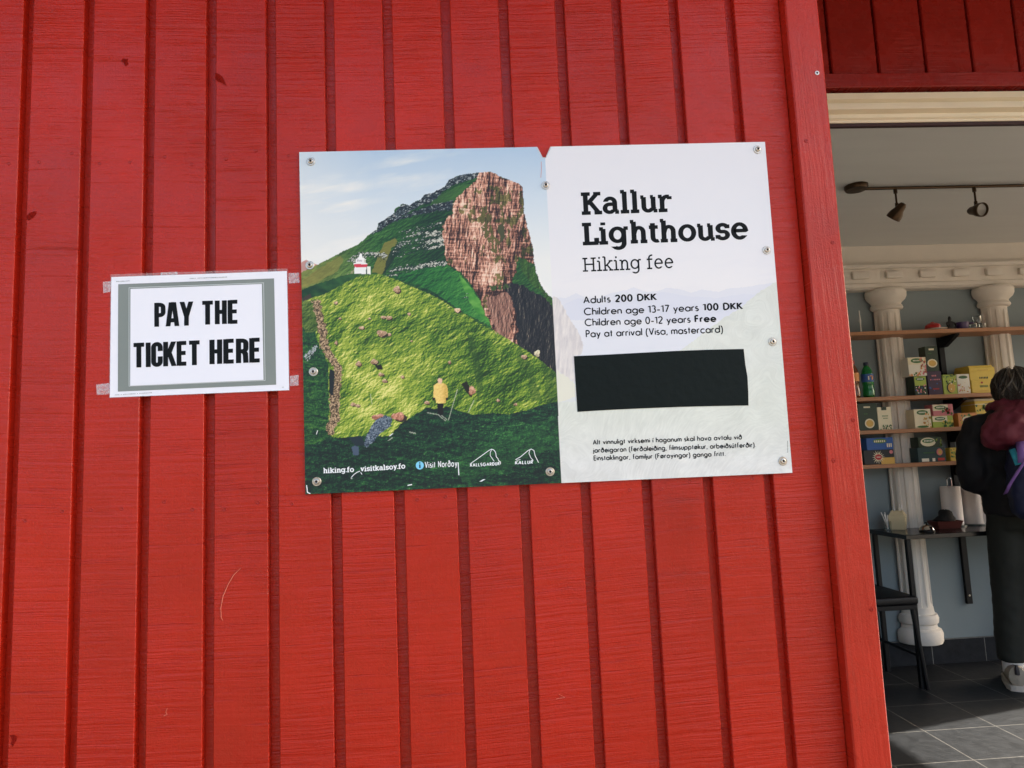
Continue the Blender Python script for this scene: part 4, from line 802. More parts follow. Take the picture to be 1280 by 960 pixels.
mb = px_sheet('p', [(161.7, 360.0), (329.2, 353.9), (331.0, 475.2), (161.5, 482.3)], PYY-0.0007, M_grey, BOW); mb.build('frame_gap', ns)
mb = px_sheet('p', [(163.2, 361.2), (327.3, 355.0), (329.4, 474.8), (162.6, 482.2)], PYY-0.0009, M_paper, BOW); mb.build('white_field', ns)
mb = MB(); LY_ = PYY-0.0012; hv = (0.22, 0.165); upN = (-0.004, -1)
write(mb, M_ink, HEAVY, [('PAY', *hv)], (192.9, 408.7), (241.6, 406.9), 30.3, LY_, 0.02, upN); write(mb, M_ink, HEAVY, [('THE', *hv)], (251.5, 406.2), (298.2, 404.6), 30.0, LY_, 0.035, upN); mb.build('notice_lettering', ns, smooth=False); mb = MB()
write(mb, M_ink, HEAVY, [('TICKET', *hv)], (165.6, 459.8), (251.0, 456.3), 31.0, LY_, 0.025, upN); write(mb, M_ink, HEAVY, [('HERE', *hv)], (261.8, 455.6), (326.2, 452.9), 31.0, LY_, 0.04, upN)
mb.build('notice_lettering', ns, smooth=False)
def tiny(x0, y0, x1, y1, n, h=0.9):
    mb = MB()
    for k in range(n):
        if random.random() < 0.12: continue
        a = (k+0.15)/n; b = (k+0.75)/n; pxline(mb, M_grey, [(x0+(x1-x0)*a, y0+(y1-y0)*a), (x0+(x1-x0)*b, y0+(y1-y0)*b)], h*random.uniform(0.6, 1.1), PYY-0.0011)
    mb.build('fine_print', ns, smooth=False)
tiny(145.2, 351.8, 162, 351.0, 12); tiny(237, 348.0, 284, 346.2, 34); tiny(143.5, 493.6, 190, 490.8, 32); tiny(352.5, 484.0, 355.2, 483.9, 2)
for quad in ([(129.2, 352.4), (139.8, 351.6), (138.6, 364.8), (128.8, 366.2)], [(360.2, 341.6), (374.0, 340.8), (374.4, 353.4), (360.6, 354.4)], [(120.6, 480.4), (137.0, 478.8), (136.6, 492.8), (121.0, 493.6)], [(362.0, 470.0), (373.4, 468.6), (373.0, 481.8), (362.4, 482.6)], [(200.6, 340.6), (222.0, 339.6), (222.0, 343.2), (200.6, 344.2)]):
    mb = MB(); fr = [PY(a+random.uniform(-0.5, 0.5), b, -0.0007) for a, b in quad]; mb.prism([(q[0], q[2]) for q in fr], lambda u, v, d: (u, d, v), -0.0009, -0.0006, M_clrtape); mb.build('tape_strip', ns, smooth=False)

# ================================================================== track light on the ceiling
M_bronze = pm('dark_bronze', (72, 58, 44), 0.35, 0.2, 60, metal=0.9); M_lens = pm('lamp_glass', (150, 150, 146), 0.15, 0.1)
tl = thing('track_light', 'dark bronze track light with two small spotlights under the pale ceiling', 'ceiling light', (2.6, 1.907, ZC))
mb = MB(); mb.lathe([(0.052, -0.001), (0.052, -0.012), (0.047, -0.022), (0.0, -0.023)], (1.835, 1.907, ZC), M_bronze, 28); mb.build('canopy', tl)
mb = MB(); mb.tube([(1.86, 1.907, ZC-0.016), (3.9, 1.907, ZC-0.016)], 0.0075, M_bronze, 10); mb.build('rail', tl)
def spot(px, aim):
    x = PZ(px, 231, ZC-0.016)[0]; top = Vector((x, 1.907, ZC-0.024)); bot = top+Vector((0, 0, -0.108))
    mb = MB(); mb.tube([top, bot], 0.0045, M_bronze, 8); mb.tube([top+Vector((0, 0, 0.004)), top+Vector((0, 0, -0.018))], 0.0085, M_bronze, 10); mb.tube([top+Vector((0, 0, -0.065)), top+Vector((0, 0, -0.085))], 0.0075, M_bronze, 10); st = mb.build('stem', tl)
    d = Vector(aim).normalized(); c = bot-d*0.012
    mb = MB(); mb.lathe([(0.0, -0.034), (0.012, -0.032), (0.019, -0.020), (0.022, 0.0), (0.030, 0.018), (0.033, 0.034), (0.033, 0.046), (0.029, 0.046), (0.027, 0.038)], c, M_bronze, 24, tuple(d), (False, False)); h = mb.build('lamp_head', tl)
    mb = MB(); mb.lathe([(0.0005, 0.034), (0.020, 0.036), (0.0275, 0.037)], c, M_lens, 20, tuple(d), (False, False)); mb.build('lens', h)
spot(1125, (-0.35, 0.62, -0.7)); spot(1221, (0.12, -0.93, -0.25))

# ================================================================== shelves on black uprights
M_wood = pm('beech_shelf', (168, 118, 82), 0.5, 0.18, 14, 0.15, 40, stretch=(0.15, 2, 2))
SF = 2.73; UX = 2.864
up = thing('shelf_upright', 'black slotted upright on the back wall carrying the wooden shelves', 'shelf rail', (UX, YB, 0.327))
mb = MB(); mb.box(UX-0.017, UX+0.017, YB-0.022, YB-0.001, 0.327, 1.93, M_black, 0.002, 1); mb.build('rail', up, smooth=False)
mb = MB(); mb.lathe([(0.006, 0), (0.005, 0.002), (0.0005, 0.0025)], (UX, YB-0.022, 0.375), M_steel, 12, 'y', (False, False)); mb.build('screw', up)
SZ = [1.921, 1.541, 1.352, 1.158]
for z, lab in zip(SZ, ('highest wooden shelf holding a red dome dish and small ornaments', 'second wooden shelf from the top with green bottle and yellow tea cartons', 'third wooden shelf from the top with pink and orange tea boxes', 'lowest wooden shelf with blue and dark tea boxes above the black table')):
    t = thing('wall_shelf', lab, 'shelf', (2.6, SF+0.1, z-0.022), 'wooden shelves on the back wall')
    mb = MB(); mb.box(XL+0.025, 4.3, SF, YB-0.024, z-0.022, z, M_wood, 0.0015, 1); mb.build('board', t, smooth=False)
    mb = MB(); mb.prism([(YB-0.023, z-0.0225), (SF+0.03, z-0.0225), (SF+0.03, z-0.032), (YB-0.06, z-0.085), (YB-0.023, z-0.085)], lambda u, v, d: (d, u, v), UX-0.012, UX+0.012, M_black); mb.build('bracket', t, smooth=False)

M_ = lambda n, c, r=0.5, **k: pm('card_'+n, c, r, 0.07, 40, **k)
Kdg, Kgr, Klg, Kye, Kwh, Kor, Kpk, Kna, Kbl, Kpu, Kgo, Kcr, Krd, Kbk, Kte = (M_('dark_green', (32, 52, 34)), M_('green', (62, 108, 52)), M_('lime_green', (160, 178, 70)), M_('yellow', (222, 190, 76)), M_('white', (228, 222, 206)), M_('orange', (214, 140, 72)), M_('pink', (206, 120, 124)), M_('navy', (26, 34, 60)), M_('blue', (40, 84, 150)), M_('plum', (56, 34, 62)), M_('gold', (206, 164, 78)), M_('cream', (226, 214, 182)), M_('red', (176, 40, 36)), M_('black', (24, 26, 30)), M_('teal', (34, 62, 66)))
GEO['I'] = (0, [[(0, 0), (0, 1)]])
def carton(name, label, cat, x0, x1, yt, yb, col, art, z=None, yf=2.752, dep=0.075, side=None, group='tea boxes on the shelves', lid=None):
    """a carton whose front spans picture points x0..x1, yt..yb on the plane y=yf"""
    xm = (x0+x1)/2; a = PY(x0, (yt+yb)/2, yf); b = PY(x1, (yt+yb)/2, yf); h = PY(xm, yt, yf)[2]-PY(xm, yb, yf)[2]
    z0 = PY(xm, yb, yf)[2] if z is None else z
    X0, X1, Z0_, Z1_ = a[0], b[0], z0, z0+h
    t = thing(name, label, cat, ((X0+X1)/2, yf+dep/2, z0), group)
    mb = MB(); mb.box(X0, X1, yf, yf+dep, Z0_+0.0003, Z1_, col, 0.0012, 1); cb = mb.build('carton', t, smooth=False)
    if lid: 
        mb = MB(); mb.hexa([(X0-0.001, yf-0.002, Z1_-0.022), (X1+0.001, yf-0.002, Z1_-0.022), (X1+0.001, yf+dep, Z1_-0.022), (X0-0.001, yf+dep, Z1_-0.022), (X0+0.006, yf+0.012, Z1_+0.012), (X1-0.006, yf+0.012, Z1_+0.012), (X1-0.006, yf+dep, Z1_+0.012), (X0+0.006, yf+dep, Z1_+0.012)], lid, 0.001, 1); mb.build('lid', t, smooth=False)
    mb = MB(); n_ = 0; W = X1-X0
    U = lambda u, v: (X0+W*u, yf-0.0004-0.0003*n_, Z0_+h*v)
    for it in art:
        n_ += 1; k = it[0]; m = it[-1]
        if k == 'r': mb.poly([U(it[1], it[2]), U(it[3], it[2]), U(it[3], it[4]), U(it[1], it[4])], m)
        elif k == 'o': mb.poly([U(it[1]+it[3]*math.cos(q*math.pi/9), it[2]+it[4]*math.sin(q*math.pi/9)) for q in range(18)], m)
        elif k == 'b':
            pts = []
            for q in range(32):
                rr = (1.0 if q % 2 == 0 else 0.45)*random.uniform(0.8, 1.0); pts.append(U(it[1]+it[3]*rr*math.cos(q*math.pi/16), it[2]+it[4]*rr*math.sin(q*math.pi/16)))
            mb.poly(pts, m)
        elif k == 's':                                             # scattered petals or leaves
            rr = random.Random(it[5])
            for q in range(it[6]):
                cu, cv = rr.uniform(it[1], it[3]), rr.uniform(it[2], it[4]); su = 0.03+0.05*rr.random(); sv_ = su*W/h; ph = rr.random()*3
                mb.poly([U(cu+su*math.cos(ph+e*1.05)*(1 if e % 2 else 0.6), cv+sv_*math.sin(ph+e*1.05)) for e in range(6)], m if q % 3 else it[7])
        elif k == 'l':                                             # a row of small letter-like strokes
            for q in range(it[5]):
                u0 = it[1]+(it[3]-it[1])*(q+0.1)/it[5]; u1 = it[1]+(it[3]-it[1])*(q+0.72)/it[5]; mb.poly([U(u0, it[2]), U(u1, it[2]), U(u1, it[4]), U(u0, it[4])], m)
    if art:
        o = mb.build('printed_front', cb, smooth=False)
    else: mb.bm.free()
    return t, Z1_
leaf = lambda: [('r', 0.0, 0.62, 1.0, 1.0, Kcr), ('o', 0.5, 0.82, 0.34, 0.13, Kgr), ('l', 0.28, 0.79, 0.72, 0.86, 6, Kwh)]
# second shelf
z2, z3, z4 = SZ[1], SZ[2], SZ[3]
_, zb = carton('tea_box', 'dark green floral tea box on the second shelf, left end of the cartons', 'tea box', 1143, 1159, 471.6, 496, Kdg, [('r', 0.05, 0.5, 0.95, 0.97, Klg), ('o', 0.5, 0.84, 0.36, 0.09, Kgr), ('l', 0.25, 0.81, 0.75, 0.87, 5, Kwh), ('s', 0.1, 0.08, 0.9, 0.6, 4, 16, Kwh, Kpk), ('s', 0.1, 0.05, 0.9, 0.5, 9, 8, Kgr, Kbl)], z2)
carton('tea_box', 'white flowery tea box balanced on a dark green box', 'tea box', 1135.5, 1158, 448, 471.4, Kwh, leaf()+[('r', 0.18, 0.2, 0.5, 0.55, Kwh), ('s', 0.5, 0.05, 0.98, 0.95, 2, 22, Kor, Kpk), ('s', 0.02, 0.02, 0.6, 0.2, 5, 8, Kgr, Kor)], zb)
_, zb = carton('tea_box', 'plum purple tea box with small red letters', 'tea box', 1160.2, 1178, 466, 495.6, Kpu, [('l', 0.3, 0.78, 0.65, 0.84, 3, Kpk), ('l', 0.15, 0.62, 0.9, 0.67, 5, Kpk), ('l', 0.3, 0.22, 0.75, 0.28, 6, Krd), ('s', 0.05, 0.1, 0.95, 0.9, 8, 10, Kna, Kbl)], z2)
carton('tea_box', 'tall dark green box with a golden cup, standing topmost on the purple box', 'tea box', 1157.5, 1173, 435, 466.4, Kdg, [('r', 0.3, 0.84, 0.72, 0.91, Kcr), ('o', 0.48, 0.32, 0.40, 0.17, Kcr), ('o', 0.48, 0.32, 0.30, 0.12, Kgo), ('l', 0.2, 0.7, 0.5, 0.73, 4, Kgr)], zb, dep=0.06)
carton('tea_box', 'green and yellow tea box beside a slim white box', 'tea box', 1179.2, 1196.4, 470.2, 495, Klg, [('s', 0.02, 0.55, 0.98, 0.98, 3, 22, Kgr, Kdg), ('o', 0.52, 0.32, 0.30, 0.26, Kdg), ('o', 0.58, 0.32, 0.26, 0.24, Kgo), ('s', 0.5, 0.1, 0.95, 0.9, 6, 8, Kye, Kcr)], z2)
carton('tea_box', 'slim white tea box with fruit print next to the yellow cartons', 'tea box', 1197, 1212.8, 469.8, 494.5, Kwh, [('o', 0.5, 0.84, 0.36, 0.08, Kgr), ('l', 0.2, 0.82, 0.8, 0.88, 6, Kdg), ('s', 0.05, 0.05, 0.95, 0.6, 14, 22, Kpk, Kgo), ('r', 0.25, 0.38, 0.75, 0.55, Kwh)], z2)
_, zb = carton('tea_carton', 'plain yellow carton under an open yellow carton', 'carton', 1215.2, 1241, 478, 494, Kye, [('l', 0.38, 0.45, 0.8, 0.62, 7, Kgr), ('o', 0.5, 0.82, 0.05, 0.08, Krd), ('l', 0.35, 0.15, 0.8, 0.2, 9, Kgo)], z2, dep=0.12)
carton('tea_carton', 'open yellow carton with dark tea bags showing, topmost on the second shelf', 'carton', 1212.2, 1244, 461.5, 477.8, Kye, [('l', 0.3, 0.74, 0.75, 0.82, 8, Kgo), ('l', 0.36, 0.12, 0.72, 0.26, 6, Kdg)], zb, dep=0.13, lid=Kye)
# third shelf
carton('tea_box', 'cream and orange tea box at the left of a pink box', 'tea box', 1143.4, 1164.2, 514.4, 538.4, Kcr, leaf()+[('s', 0.5, 0.05, 0.98, 0.75, 20, 18, Kor, Kgo), ('o', 0.45, 0.08, 0.35, 0.06, Kgr)], z3)
_, zb = carton('tea_box', 'yellow green tea box underneath a pink box', 'tea box', 1166.2, 1192, 523, 537.6, Klg, [('r', 0.0, 0.5, 0.72, 0.98, Kcr), ('o', 0.36, 0.75, 0.26, 0.16, Kgr), ('l', 0.2, 0.7, 0.56, 0.82, 6, Kwh), ('s', 0.45, 0.05, 0.98, 0.6, 22, 18, Kye, Kgr)], z3)
carton('tea_box', 'pink raspberry tea box stacked on a yellow green box', 'tea box', 1166.4, 1191.8, 508.4, 522.8, Kpk, [('r', 0.0, 0.45, 0.75, 0.98, Kcr), ('o', 0.36, 0.72, 0.28, 0.18, Kgr), ('l', 0.18, 0.66, 0.58, 0.8, 6, Kwh), ('s', 0.4, 0.02, 0.98, 0.6, 24, 18, Krd, Kgr)], zb)
carton('tea_box', 'orange tea box with a red oval badge and leaf border', 'tea box', 1198.4, 1222.4, 519.6, 536.6, Kor, [('s', 0.08, 0.08, 0.92, 0.92, 30, 26, Klg, Kgr), ('o', 0.48, 0.5, 0.28, 0.26, Kcr), ('o', 0.48, 0.5, 0.2, 0.15, Krd), ('l', 0.36, 0.46, 0.6, 0.54, 5, Kwh)], z3, dep=0.1)
_, zb = carton('clear_box', 'pale teal plastic box under a yellow carton on the third shelf', 'box', 1221, 1246, 521.4, 536.4, pm('pale_teal_plastic', (96, 120, 122), 0.25), [], z3, dep=0.11, yf=2.765)
carton('tea_carton', 'lime yellow carton with a white lid beside the head of the person', 'carton', 1219.4, 1246.5, 505, 521.2, Kye, [('s', 0.05, 0.1, 0.6, 0.7, 33, 16, Klg, Kgr), ('l', 0.45, 0.72, 0.8, 0.8, 6, Kdg), ('s', 0.5, 0.05, 0.98, 0.6, 34, 8, Klg, Kye)], zb, dep=0.12, lid=Kcr)
# lowest shelf
_, zb = carton('tea_box', 'dark teal tea box with small white and red stickers on the lowest shelf', 'tea box', 1147.8, 1182.6, 562.4, 580.8, Kte, [('r', 0.12, 0.04, 0.38, 0.26, Kwh), ('r', 0.5, 0.04, 0.6, 0.26, Kwh), ('r', 0.7, 0.08, 0.94, 0.26, Krd), ('o', 0.78, 0.66, 0.11, 0.24, Kpk), ('o', 0.80, 0.66, 0.07, 0.15, Kgo), ('l', 0.2, 0.6, 0.6, 0.68, 9, Kgr)], z4)
carton('tea_box', 'dark green tea box with a pale leaf panel stacked on a dark teal box', 'tea box', 1148.2, 1177.2, 549, 562.2, Kdg, [('o', 0.42, 0.52, 0.33, 0.42, Kcr), ('o', 0.42, 0.62, 0.26, 0.2, Kgr), ('l', 0.24, 0.55, 0.62, 0.7, 6, Kwh), ('s', 0.7, 0.1, 0.98, 0.9, 40, 8, Kgr, Klg)], zb)
carton('tea_box', 'yellow tea box with a small red badge at the right end of the lowest shelf', 'tea box', 1188.2, 1207, 563.4, 580, Kye, [('o', 0.72, 0.66, 0.2, 0.15, Krd), ('l', 0.6, 0.62, 0.86, 0.7, 5, Kwh), ('s', 0.05, 0.3, 0.5, 0.95, 44, 14, Klg, Kgr)], z4, dep=0.12)
carton('tea_box', 'dark green box with a golden cup at the left end of the third shelf', 'tea box', 1073, 1097.4, 508.2, 541.8, Kdg, [('r', 0.32, 0.84, 0.66, 0.90, Kcr), ('o', 0.56, 0.26, 0.25, 0.18, Kcr), ('o', 0.56, 0.26, 0.19, 0.13, Kgo), ('l', 0.3, 0.6, 0.5, 0.64, 4, Kgr)], z3)
carton('tea_box', 'cream tea box with a dark top and green hills on the third shelf', 'tea box', 1097.8, 1115.2, 512, 540.6, Kcr, [('r', 0.3, 0.86, 0.66, 1.0, Kdg), ('l', 0.3, 0.58, 0.75, 0.63, 6, Kgr), ('l', 0.36, 0.48, 0.7, 0.52, 5, Kgr), ('s', 0.12, 0.02, 0.9, 0.2, 50, 20, Kdg, Kgr)], z3)
_, zb = carton('tea_box', 'dark navy tea box with a yellow sunburst on the lowest shelf', 'tea box', 1080.4, 1118.6, 566.4, 584.6, Kbk, [('r', 0.55, 0.0, 1.0, 0.45, Kgo), ('b', 0.47, 0.5, 0.24, 0.52, Kcr), ('o', 0.47, 0.5, 0.11, 0.2, Krd), ('l', 0.41, 0.46, 0.54, 0.54, 4, Kwh), ('o', 0.9, 0.82, 0.06, 0.13, Kpk)], z4)
carton('tea_box', 'blue tea box stacked on the sunburst box', 'tea box', 1083.6, 1117, 551, 566.2, Kbl, [('o', 0.5, 0.72, 0.26, 0.2, Kgr), ('l', 0.28, 0.62, 0.72, 0.78, 6, Kcr), ('r', 0.74, 0.1, 0.92, 0.5, Kbl), ('l', 0.74, 0.2, 0.95, 0.5, 3, Kcr)], zb)
# bottles
def bottle_mat(name, rgb, tr=0.55):
    m = pm(name, rgb, 0.12, 0.05); m.node_tree.nodes['Principled BSDF'].inputs['Transmission Weight'].default_value = tr; return m
def bottle(xc, px_top, zb, lab, mat, capm, labm, mark, s=1.0):
    x = PY(xc, 475, 2.80)[0]; t = thing('soda_bottle', lab, 'bottle', (x, 2.80, zb), 'plastic bottles on the second shelf')
    H = PY(xc, px_top, 2.8)[2]-zb; c = (x, 2.80, zb+0.0005); r = 0.0325*s
    mb = MB(); mb.lathe([(r*0.7, 0), (r, 0.012), (r, H*0.22), (r*0.86, H*0.33), (r*0.98, H*0.42), (r, H*0.66), (r*0.8, H*0.78), (r*0.42, H*0.89), (r*0.36, H*0.92)], c, mat, 24); mb.build('body', t)
    mb = MB(); mb.lathe([(r*0.46, H*0.905), (r*0.46, H*0.99), (r*0.4, H)], c, capm, 20); mb.build('cap', t)
    mb = MB(); mb.lathe([(r*1.01, H*0.44), (r*1.03, H*0.66)], c, labm, 24, 'z', (False, False)); l = mb.build('label_band', t)
    if mark:
        mb = MB(); zc = zb+H*0.55; yk = lambda u: 2.80-math.sqrt(max(0, (r*1.05)**2-u*u))
        for (a, b, z0_, z1_) in ((-0.004, 0.012, 0.008, 0.013), (0.006, 0.012, -0.012, 0.009), (0.014, 0.018, -0.01, 0.01), (-0.014, -0.008, -0.012, 0.010)):
            mb.poly([(x+a, yk(a), zc+z0_), (x+b, yk(b), zc+z0_), (x+b, yk(b), zc+z1_), (x+a, yk(a), zc+z1_)], Kor if a > -0.01 else Kwh)
        mb.build('label_mark', l, smooth=False)
bottle(1084.4, 453, z2, 'green soda bottle with a navy cap on the second shelf', bottle_mat('green_plastic', (30, 150, 74)), Kna, Kbl, True)
bottle(1066.5, 451, z2, 'orange soda bottle half hidden behind the red corner post', bottle_mat('amber_plastic', (150, 84, 40)), Krd, Kor, False)
# ornaments on the highest shelf
z1 = SZ[0]; yo = 2.80
M_red = pm('red_glaze', (168, 34, 30), 0.3); M_china = pm('white_china', (224, 220, 212), 0.25); M_purple = pm('purple_glaze', (62, 40, 92), 0.35); M_fig = pm('black_resin', (20, 20, 24), 0.4)
x = PY(1165.5, 405, yo)[0]; pl = MB(); pl.lathe([(0.035, 0.0005), (0.06, 0.008), (0.066, 0.012), (0.06, 0.011), (0.0, 0.007)], (x+0.012, yo, z1), M_china, 28, 'z', (True, False)); tag(pl.build('plate', loc=(x+0.012, yo, z1)), 'white china plate under the red dome dish on the highest shelf', 'plate')
mb = MB(); mb.lathe([(0.042, 0.0105), (0.043, 0.02), (0.039, 0.036), (0.026, 0.046), (0.010, 0.049), (0.010, 0.054), (0.0, 0.056)], (x, yo, z1), M_red, 28); tag(mb.build('dome_dish', loc=(x, yo, z1)), 'red dome dish on a white plate on the highest shelf', 'dish')
x = PY(1187, 400, yo)[0]
def skin_body(name, V, E, rad, m, parent, sub=2, root=0, loc=None):
    me = bpy.data.meshes.new(name); org = ROOT[parent] if parent else Vector(loc); me.from_pydata([tuple(Vector(v)-org) for v in V], E, []); me.materials.append(m)
    o = bpy.data.objects.new(name, me); COL.objects.link(o); o.parent = parent
    if not parent: o.location = org
    ROOT[o] = org; k = o.modifiers.new('skin', 'SKIN'); k.use_smooth_shade = True
    for i, r in enumerate(rad): me.skin_vertices[0].data[i].radius = (r, r) if isinstance(r, (int, float)) else r
    me.skin_vertices[0].data[root].use_root = True
    q = o.modifiers.new('sub', 'SUBSURF'); q.levels = sub; q.render_levels = sub; return o
fg = skin_body('figurine', [(x, yo, z1+0.008), (x, yo, z1+0.03), (x, yo, z1+0.045), (x, yo, z1+0.058), (x, yo-0.002, z1+0.07), (x, yo, z1+0.082), (x, yo, z1+0.087), (x-0.03, yo-0.012, z1+0.008), (x+0.03, yo-0.012, z1+0.008), (x-0.022, yo-0.004, z1+0.046), (x-0.026, yo-0.016, z1+0.026), (x+0.022, yo-0.004, z1+0.046), (x+0.026, yo-0.016, z1+0.026)],
    [(0, 1), (1, 2), (2, 3), (3, 4), (4, 5), (5, 6), (0, 7), (0, 8), (2, 9), (9, 10), (2, 11), (11, 12)], [0.018, 0.016, 0.016, 0.006, 0.012, 0.007, 0.003, 0.008, 0.008, 0.007, 0.006, 0.007, 0.006], M_fig, None, 2, 0, (x, yo, z1))
tag(fg, 'small black seated figurine beside the purple pot', 'figurine')
x = PY(1202, 404, yo)[0]; t = thing('purple_pot', 'small purple pot with a stub handle on the highest shelf', 'pot', (x, yo, z1))
mb = MB(); mb.lathe([(0.030, 0.0006), (0.034, 0.012), (0.036, 0.036), (0.038, 0.046), (0.035, 0.046), (0.033, 0.036), (0.028, 0.006), (0.0, 0.005)], (x, yo, z1), M_purple, 26, 'z', (True, False)); mb.build('bowl', t)
mb = MB(); mb.tube([(x+0.034, yo-0.01, z1+0.038), (x+0.05, yo-0.016, z1+0.040), (x+0.06, yo-0.02, z1+0.039)], [0.006, 0.005, 0.006], M_purple, 10); mb.build('handle', t)
M_glass = bpy.data.materials.new('clear_glass'); M_glass.use_nodes = True; b = M_glass.node_tree.nodes['Principled BSDF']; b.inputs['Roughness'].default_value = 0.03; b.inputs['Transmission Weight'].default_value = 1.0; b.inputs['IOR'].default_value = 1.45; b.inputs['Base Color'].default_value = (0.93, 0.96, 0.95, 1)
_nz = M_glass.node_tree.nodes.new('ShaderNodeTexNoise'); _nz.inputs['Scale'].default_value = 30; _mr = M_glass.node_tree.nodes.new('ShaderNodeMapRange'); _mr.inputs['To Min'].default_value = 0.02; _mr.inputs['To Max'].default_value = 0.08; M_glass.node_tree.links.new(_nz.outputs['Fac'], _mr.inputs['Value']); M_glass.node_tree.links.new(_mr.outputs[0], b.inputs['Roughness'])
def glass(px, zb, h, r, lab, y=2.80):
    x = PY(px, 400, y)[0]; mb = MB(); mb.lathe([(r*0.85, 0.0006), (r, h*0.5), (r, h), (r*0.92, h), (r*0.9, h*0.5), (r*0.76, 0.006), (0.0, 0.006)], (x, y, zb), M_glass, 22, 'z', (True, False))
    return tag(mb.build('drinking_glass', loc=(x, y, zb)), lab, 'glass', 'glasses on the highest shelf')
glass(1215.5, z1, 0.036, 0.02, 'small clear glass standing beside the purple pot'); glass(1227, z1, 0.036, 0.02, 'small clear glass nearest the column on the highest shelf')
glass(1221, z1+0.0365, 0.045, 0.024, 'clear glass stacked on two small glasses')
x = PY(1076.5, 416, 2.79)[0]; mb = MB(); mb.lathe([(0.016, 0.0006), (0.016, 0.004), (0.004, 0.008), (0.003, 0.05), (0.006, 0.075), (0.004, 0.09), (0.0025, 0.135), (0.0, 0.137)], (x, 2.79, z1), M_china, 16); tag(mb.build('bud_vase', loc=(x, 2.79, z1)), 'thin white bud vase near the red post on the highest shelf', 'vase')

# ================================================================== black table with its things
TYF = 2.52; tc_ = PY(1132.4, 669, TYF); TZ = float(tc_[2]); TX = float(tc_[0]); TE = TX+1.15
tb = thing('side_table', 'black narrow table against the back wall beside the person', 'table', ((TX+TE)/2, 2.72, 0))
mb = MB(); mb.box(TX, TE, TYF, YB-0.06, TZ-0.024, TZ, pm('black_tabletop', (11, 12, 15), 0.22, 0.15, 30), 0.002, 1); mb.build('tabletop', tb, smooth=False)
for xx, yy in ((TX+0.012, TYF+0.012), (TX+0.012, YB-0.09), (TE-0.012, TYF+0.012), (TE-0.012, YB-0.09)):
    mb = MB(); mb.box(xx-0.012, xx+0.012, yy-0.012, yy+0.012, 0.0006, TZ-0.0245, M_black, 0.002, 1); mb.build('leg', tb, smooth=False)
def onT(px, py, dz=0.0): return PZ(px, py, TZ+dz)
M_box = pm('kraft_cream_card', (206, 190, 152), 0.7, 0.06, 20); M_stick = pm('white_plastic', (232, 230, 226), 0.4)
c = onT(1123.5, 661.5); cx, cy = c[0], c[1]; t = thing('paper_carton', 'cream folded paper carton with straws on the black table', 'carton', (cx, cy, TZ))
mb = MB(); w_ = 0.042; ang = R(-38); rot = lambda u, v, z: (cx+u*math.cos(ang)-v*math.sin(ang), cy+u*math.sin(ang)+v*math.cos(ang), TZ+z)
rs = [(w_*0.86, 0.0006), (w_, 0.06), (w_*1.02, 0.078), (w_*0.75, 0.096), (w_*0.70, 0.097), (w_*0.70, 0.104)]
mb.rings([[rot(-r, -r, z), rot(r, -r, z), rot(r, r, z), rot(-r, r, z)] for r, z in rs], M_box); mb.build('carton', t, smooth=False)
for k, (a, b, cc) in enumerate(((0.01, 0.012, 0.14), (-0.012, 0.004, 0.128), (0.018, -0.01, 0.135))):
    mb = MB(); mb.tube([rot(a*0.6, b, 0.09), rot(a*1.6, b, cc)], 0.0022, M_stick, 8); mb.build('straw', t)
c = onT(1110, 662.5); cx, cy = c[0], c[1]; t = thing('straw_holder', 'small clear holder with white stirrers beside the paper carton', 'holder', (cx, cy, TZ))
mb = MB(); mb.lathe([(0.018, 0.0006), (0.02, 0.05), (0.018, 0.05), (0.016, 0.004), (0.0, 0.004)], (cx, cy, TZ), M_glass, 18, 'z', (True, False)); mb.build('cup', t)
for k, (a, b, h) in enumerate(((-0.03, 0.0, 0.10), (-0.006, 0.004, 0.10), (-0.018, -0.01, 0.088), (0.008, 0.004, 0.085))):
    mb = MB(); mb.tube([(cx-a*0.1, cy, TZ+0.006), (cx+a, cy+b, TZ+h)], 0.0024, M_stick, 8); mb.build('stirrer', t)
c = onT(1159, 664.5); cx, cy = c[0], c[1]; M_chrome = pm('chrome', (190, 190, 190), 0.12, 0.05, metal=1.0)
t = thing('service_bell', 'chrome service bell on the black table', 'bell', (cx, cy, TZ))
mb = MB(); mb.lathe([(0.036, 0.008), (0.038, 0.011), (0.033, 0.024), (0.022, 0.034), (0.008, 0.039), (0.0, 0.0395)], (cx, cy, TZ), M_chrome, 28, 'z', (True, False)); mb.build('dome', t)
mb = MB(); mb.lathe([(0.040, 0.0006), (0.040, 0.006), (0.03, 0.0075)], (cx, cy, TZ), M_black, 28); mb.build('base', t)
mb = MB(); mb.lathe([(0.004, 0.038), (0.004, 0.046), (0.009, 0.047), (0.009, 0.051), (0.0, 0.053)], (cx, cy, TZ), M_black, 14); mb.build('button', t)
c = onT(1182, 660); cx, cy = c[0], c[1]; mb = MB(); M_tray = pm('oxblood_tray', (86, 34, 30), 0.45, 0.1, 30)
q = [(0.062, 0.038, 0.0006), (0.075, 0.048, 0.040), (0.077, 0.050, 0.042), (0.072, 0.045, 0.042), (0.060, 0.036, 0.006)]
mb.rings([[(cx-a, cy-b, TZ+z), (cx+a, cy-b, TZ+z), (cx+a, cy+b, TZ+z), (cx-a, cy+b, TZ+z)] for a, b, z in q], M_tray); tag(mb.build('tray', smooth=False, loc=(cx, cy, TZ)), 'oxblood red rectangular tray on the black table', 'tray')
M_cloth = pm('black_felt', (8, 8, 11), 0.95, 0.2, 60, 0.5, 200)
mb = MB(); zc = TZ+0.032; rs = []
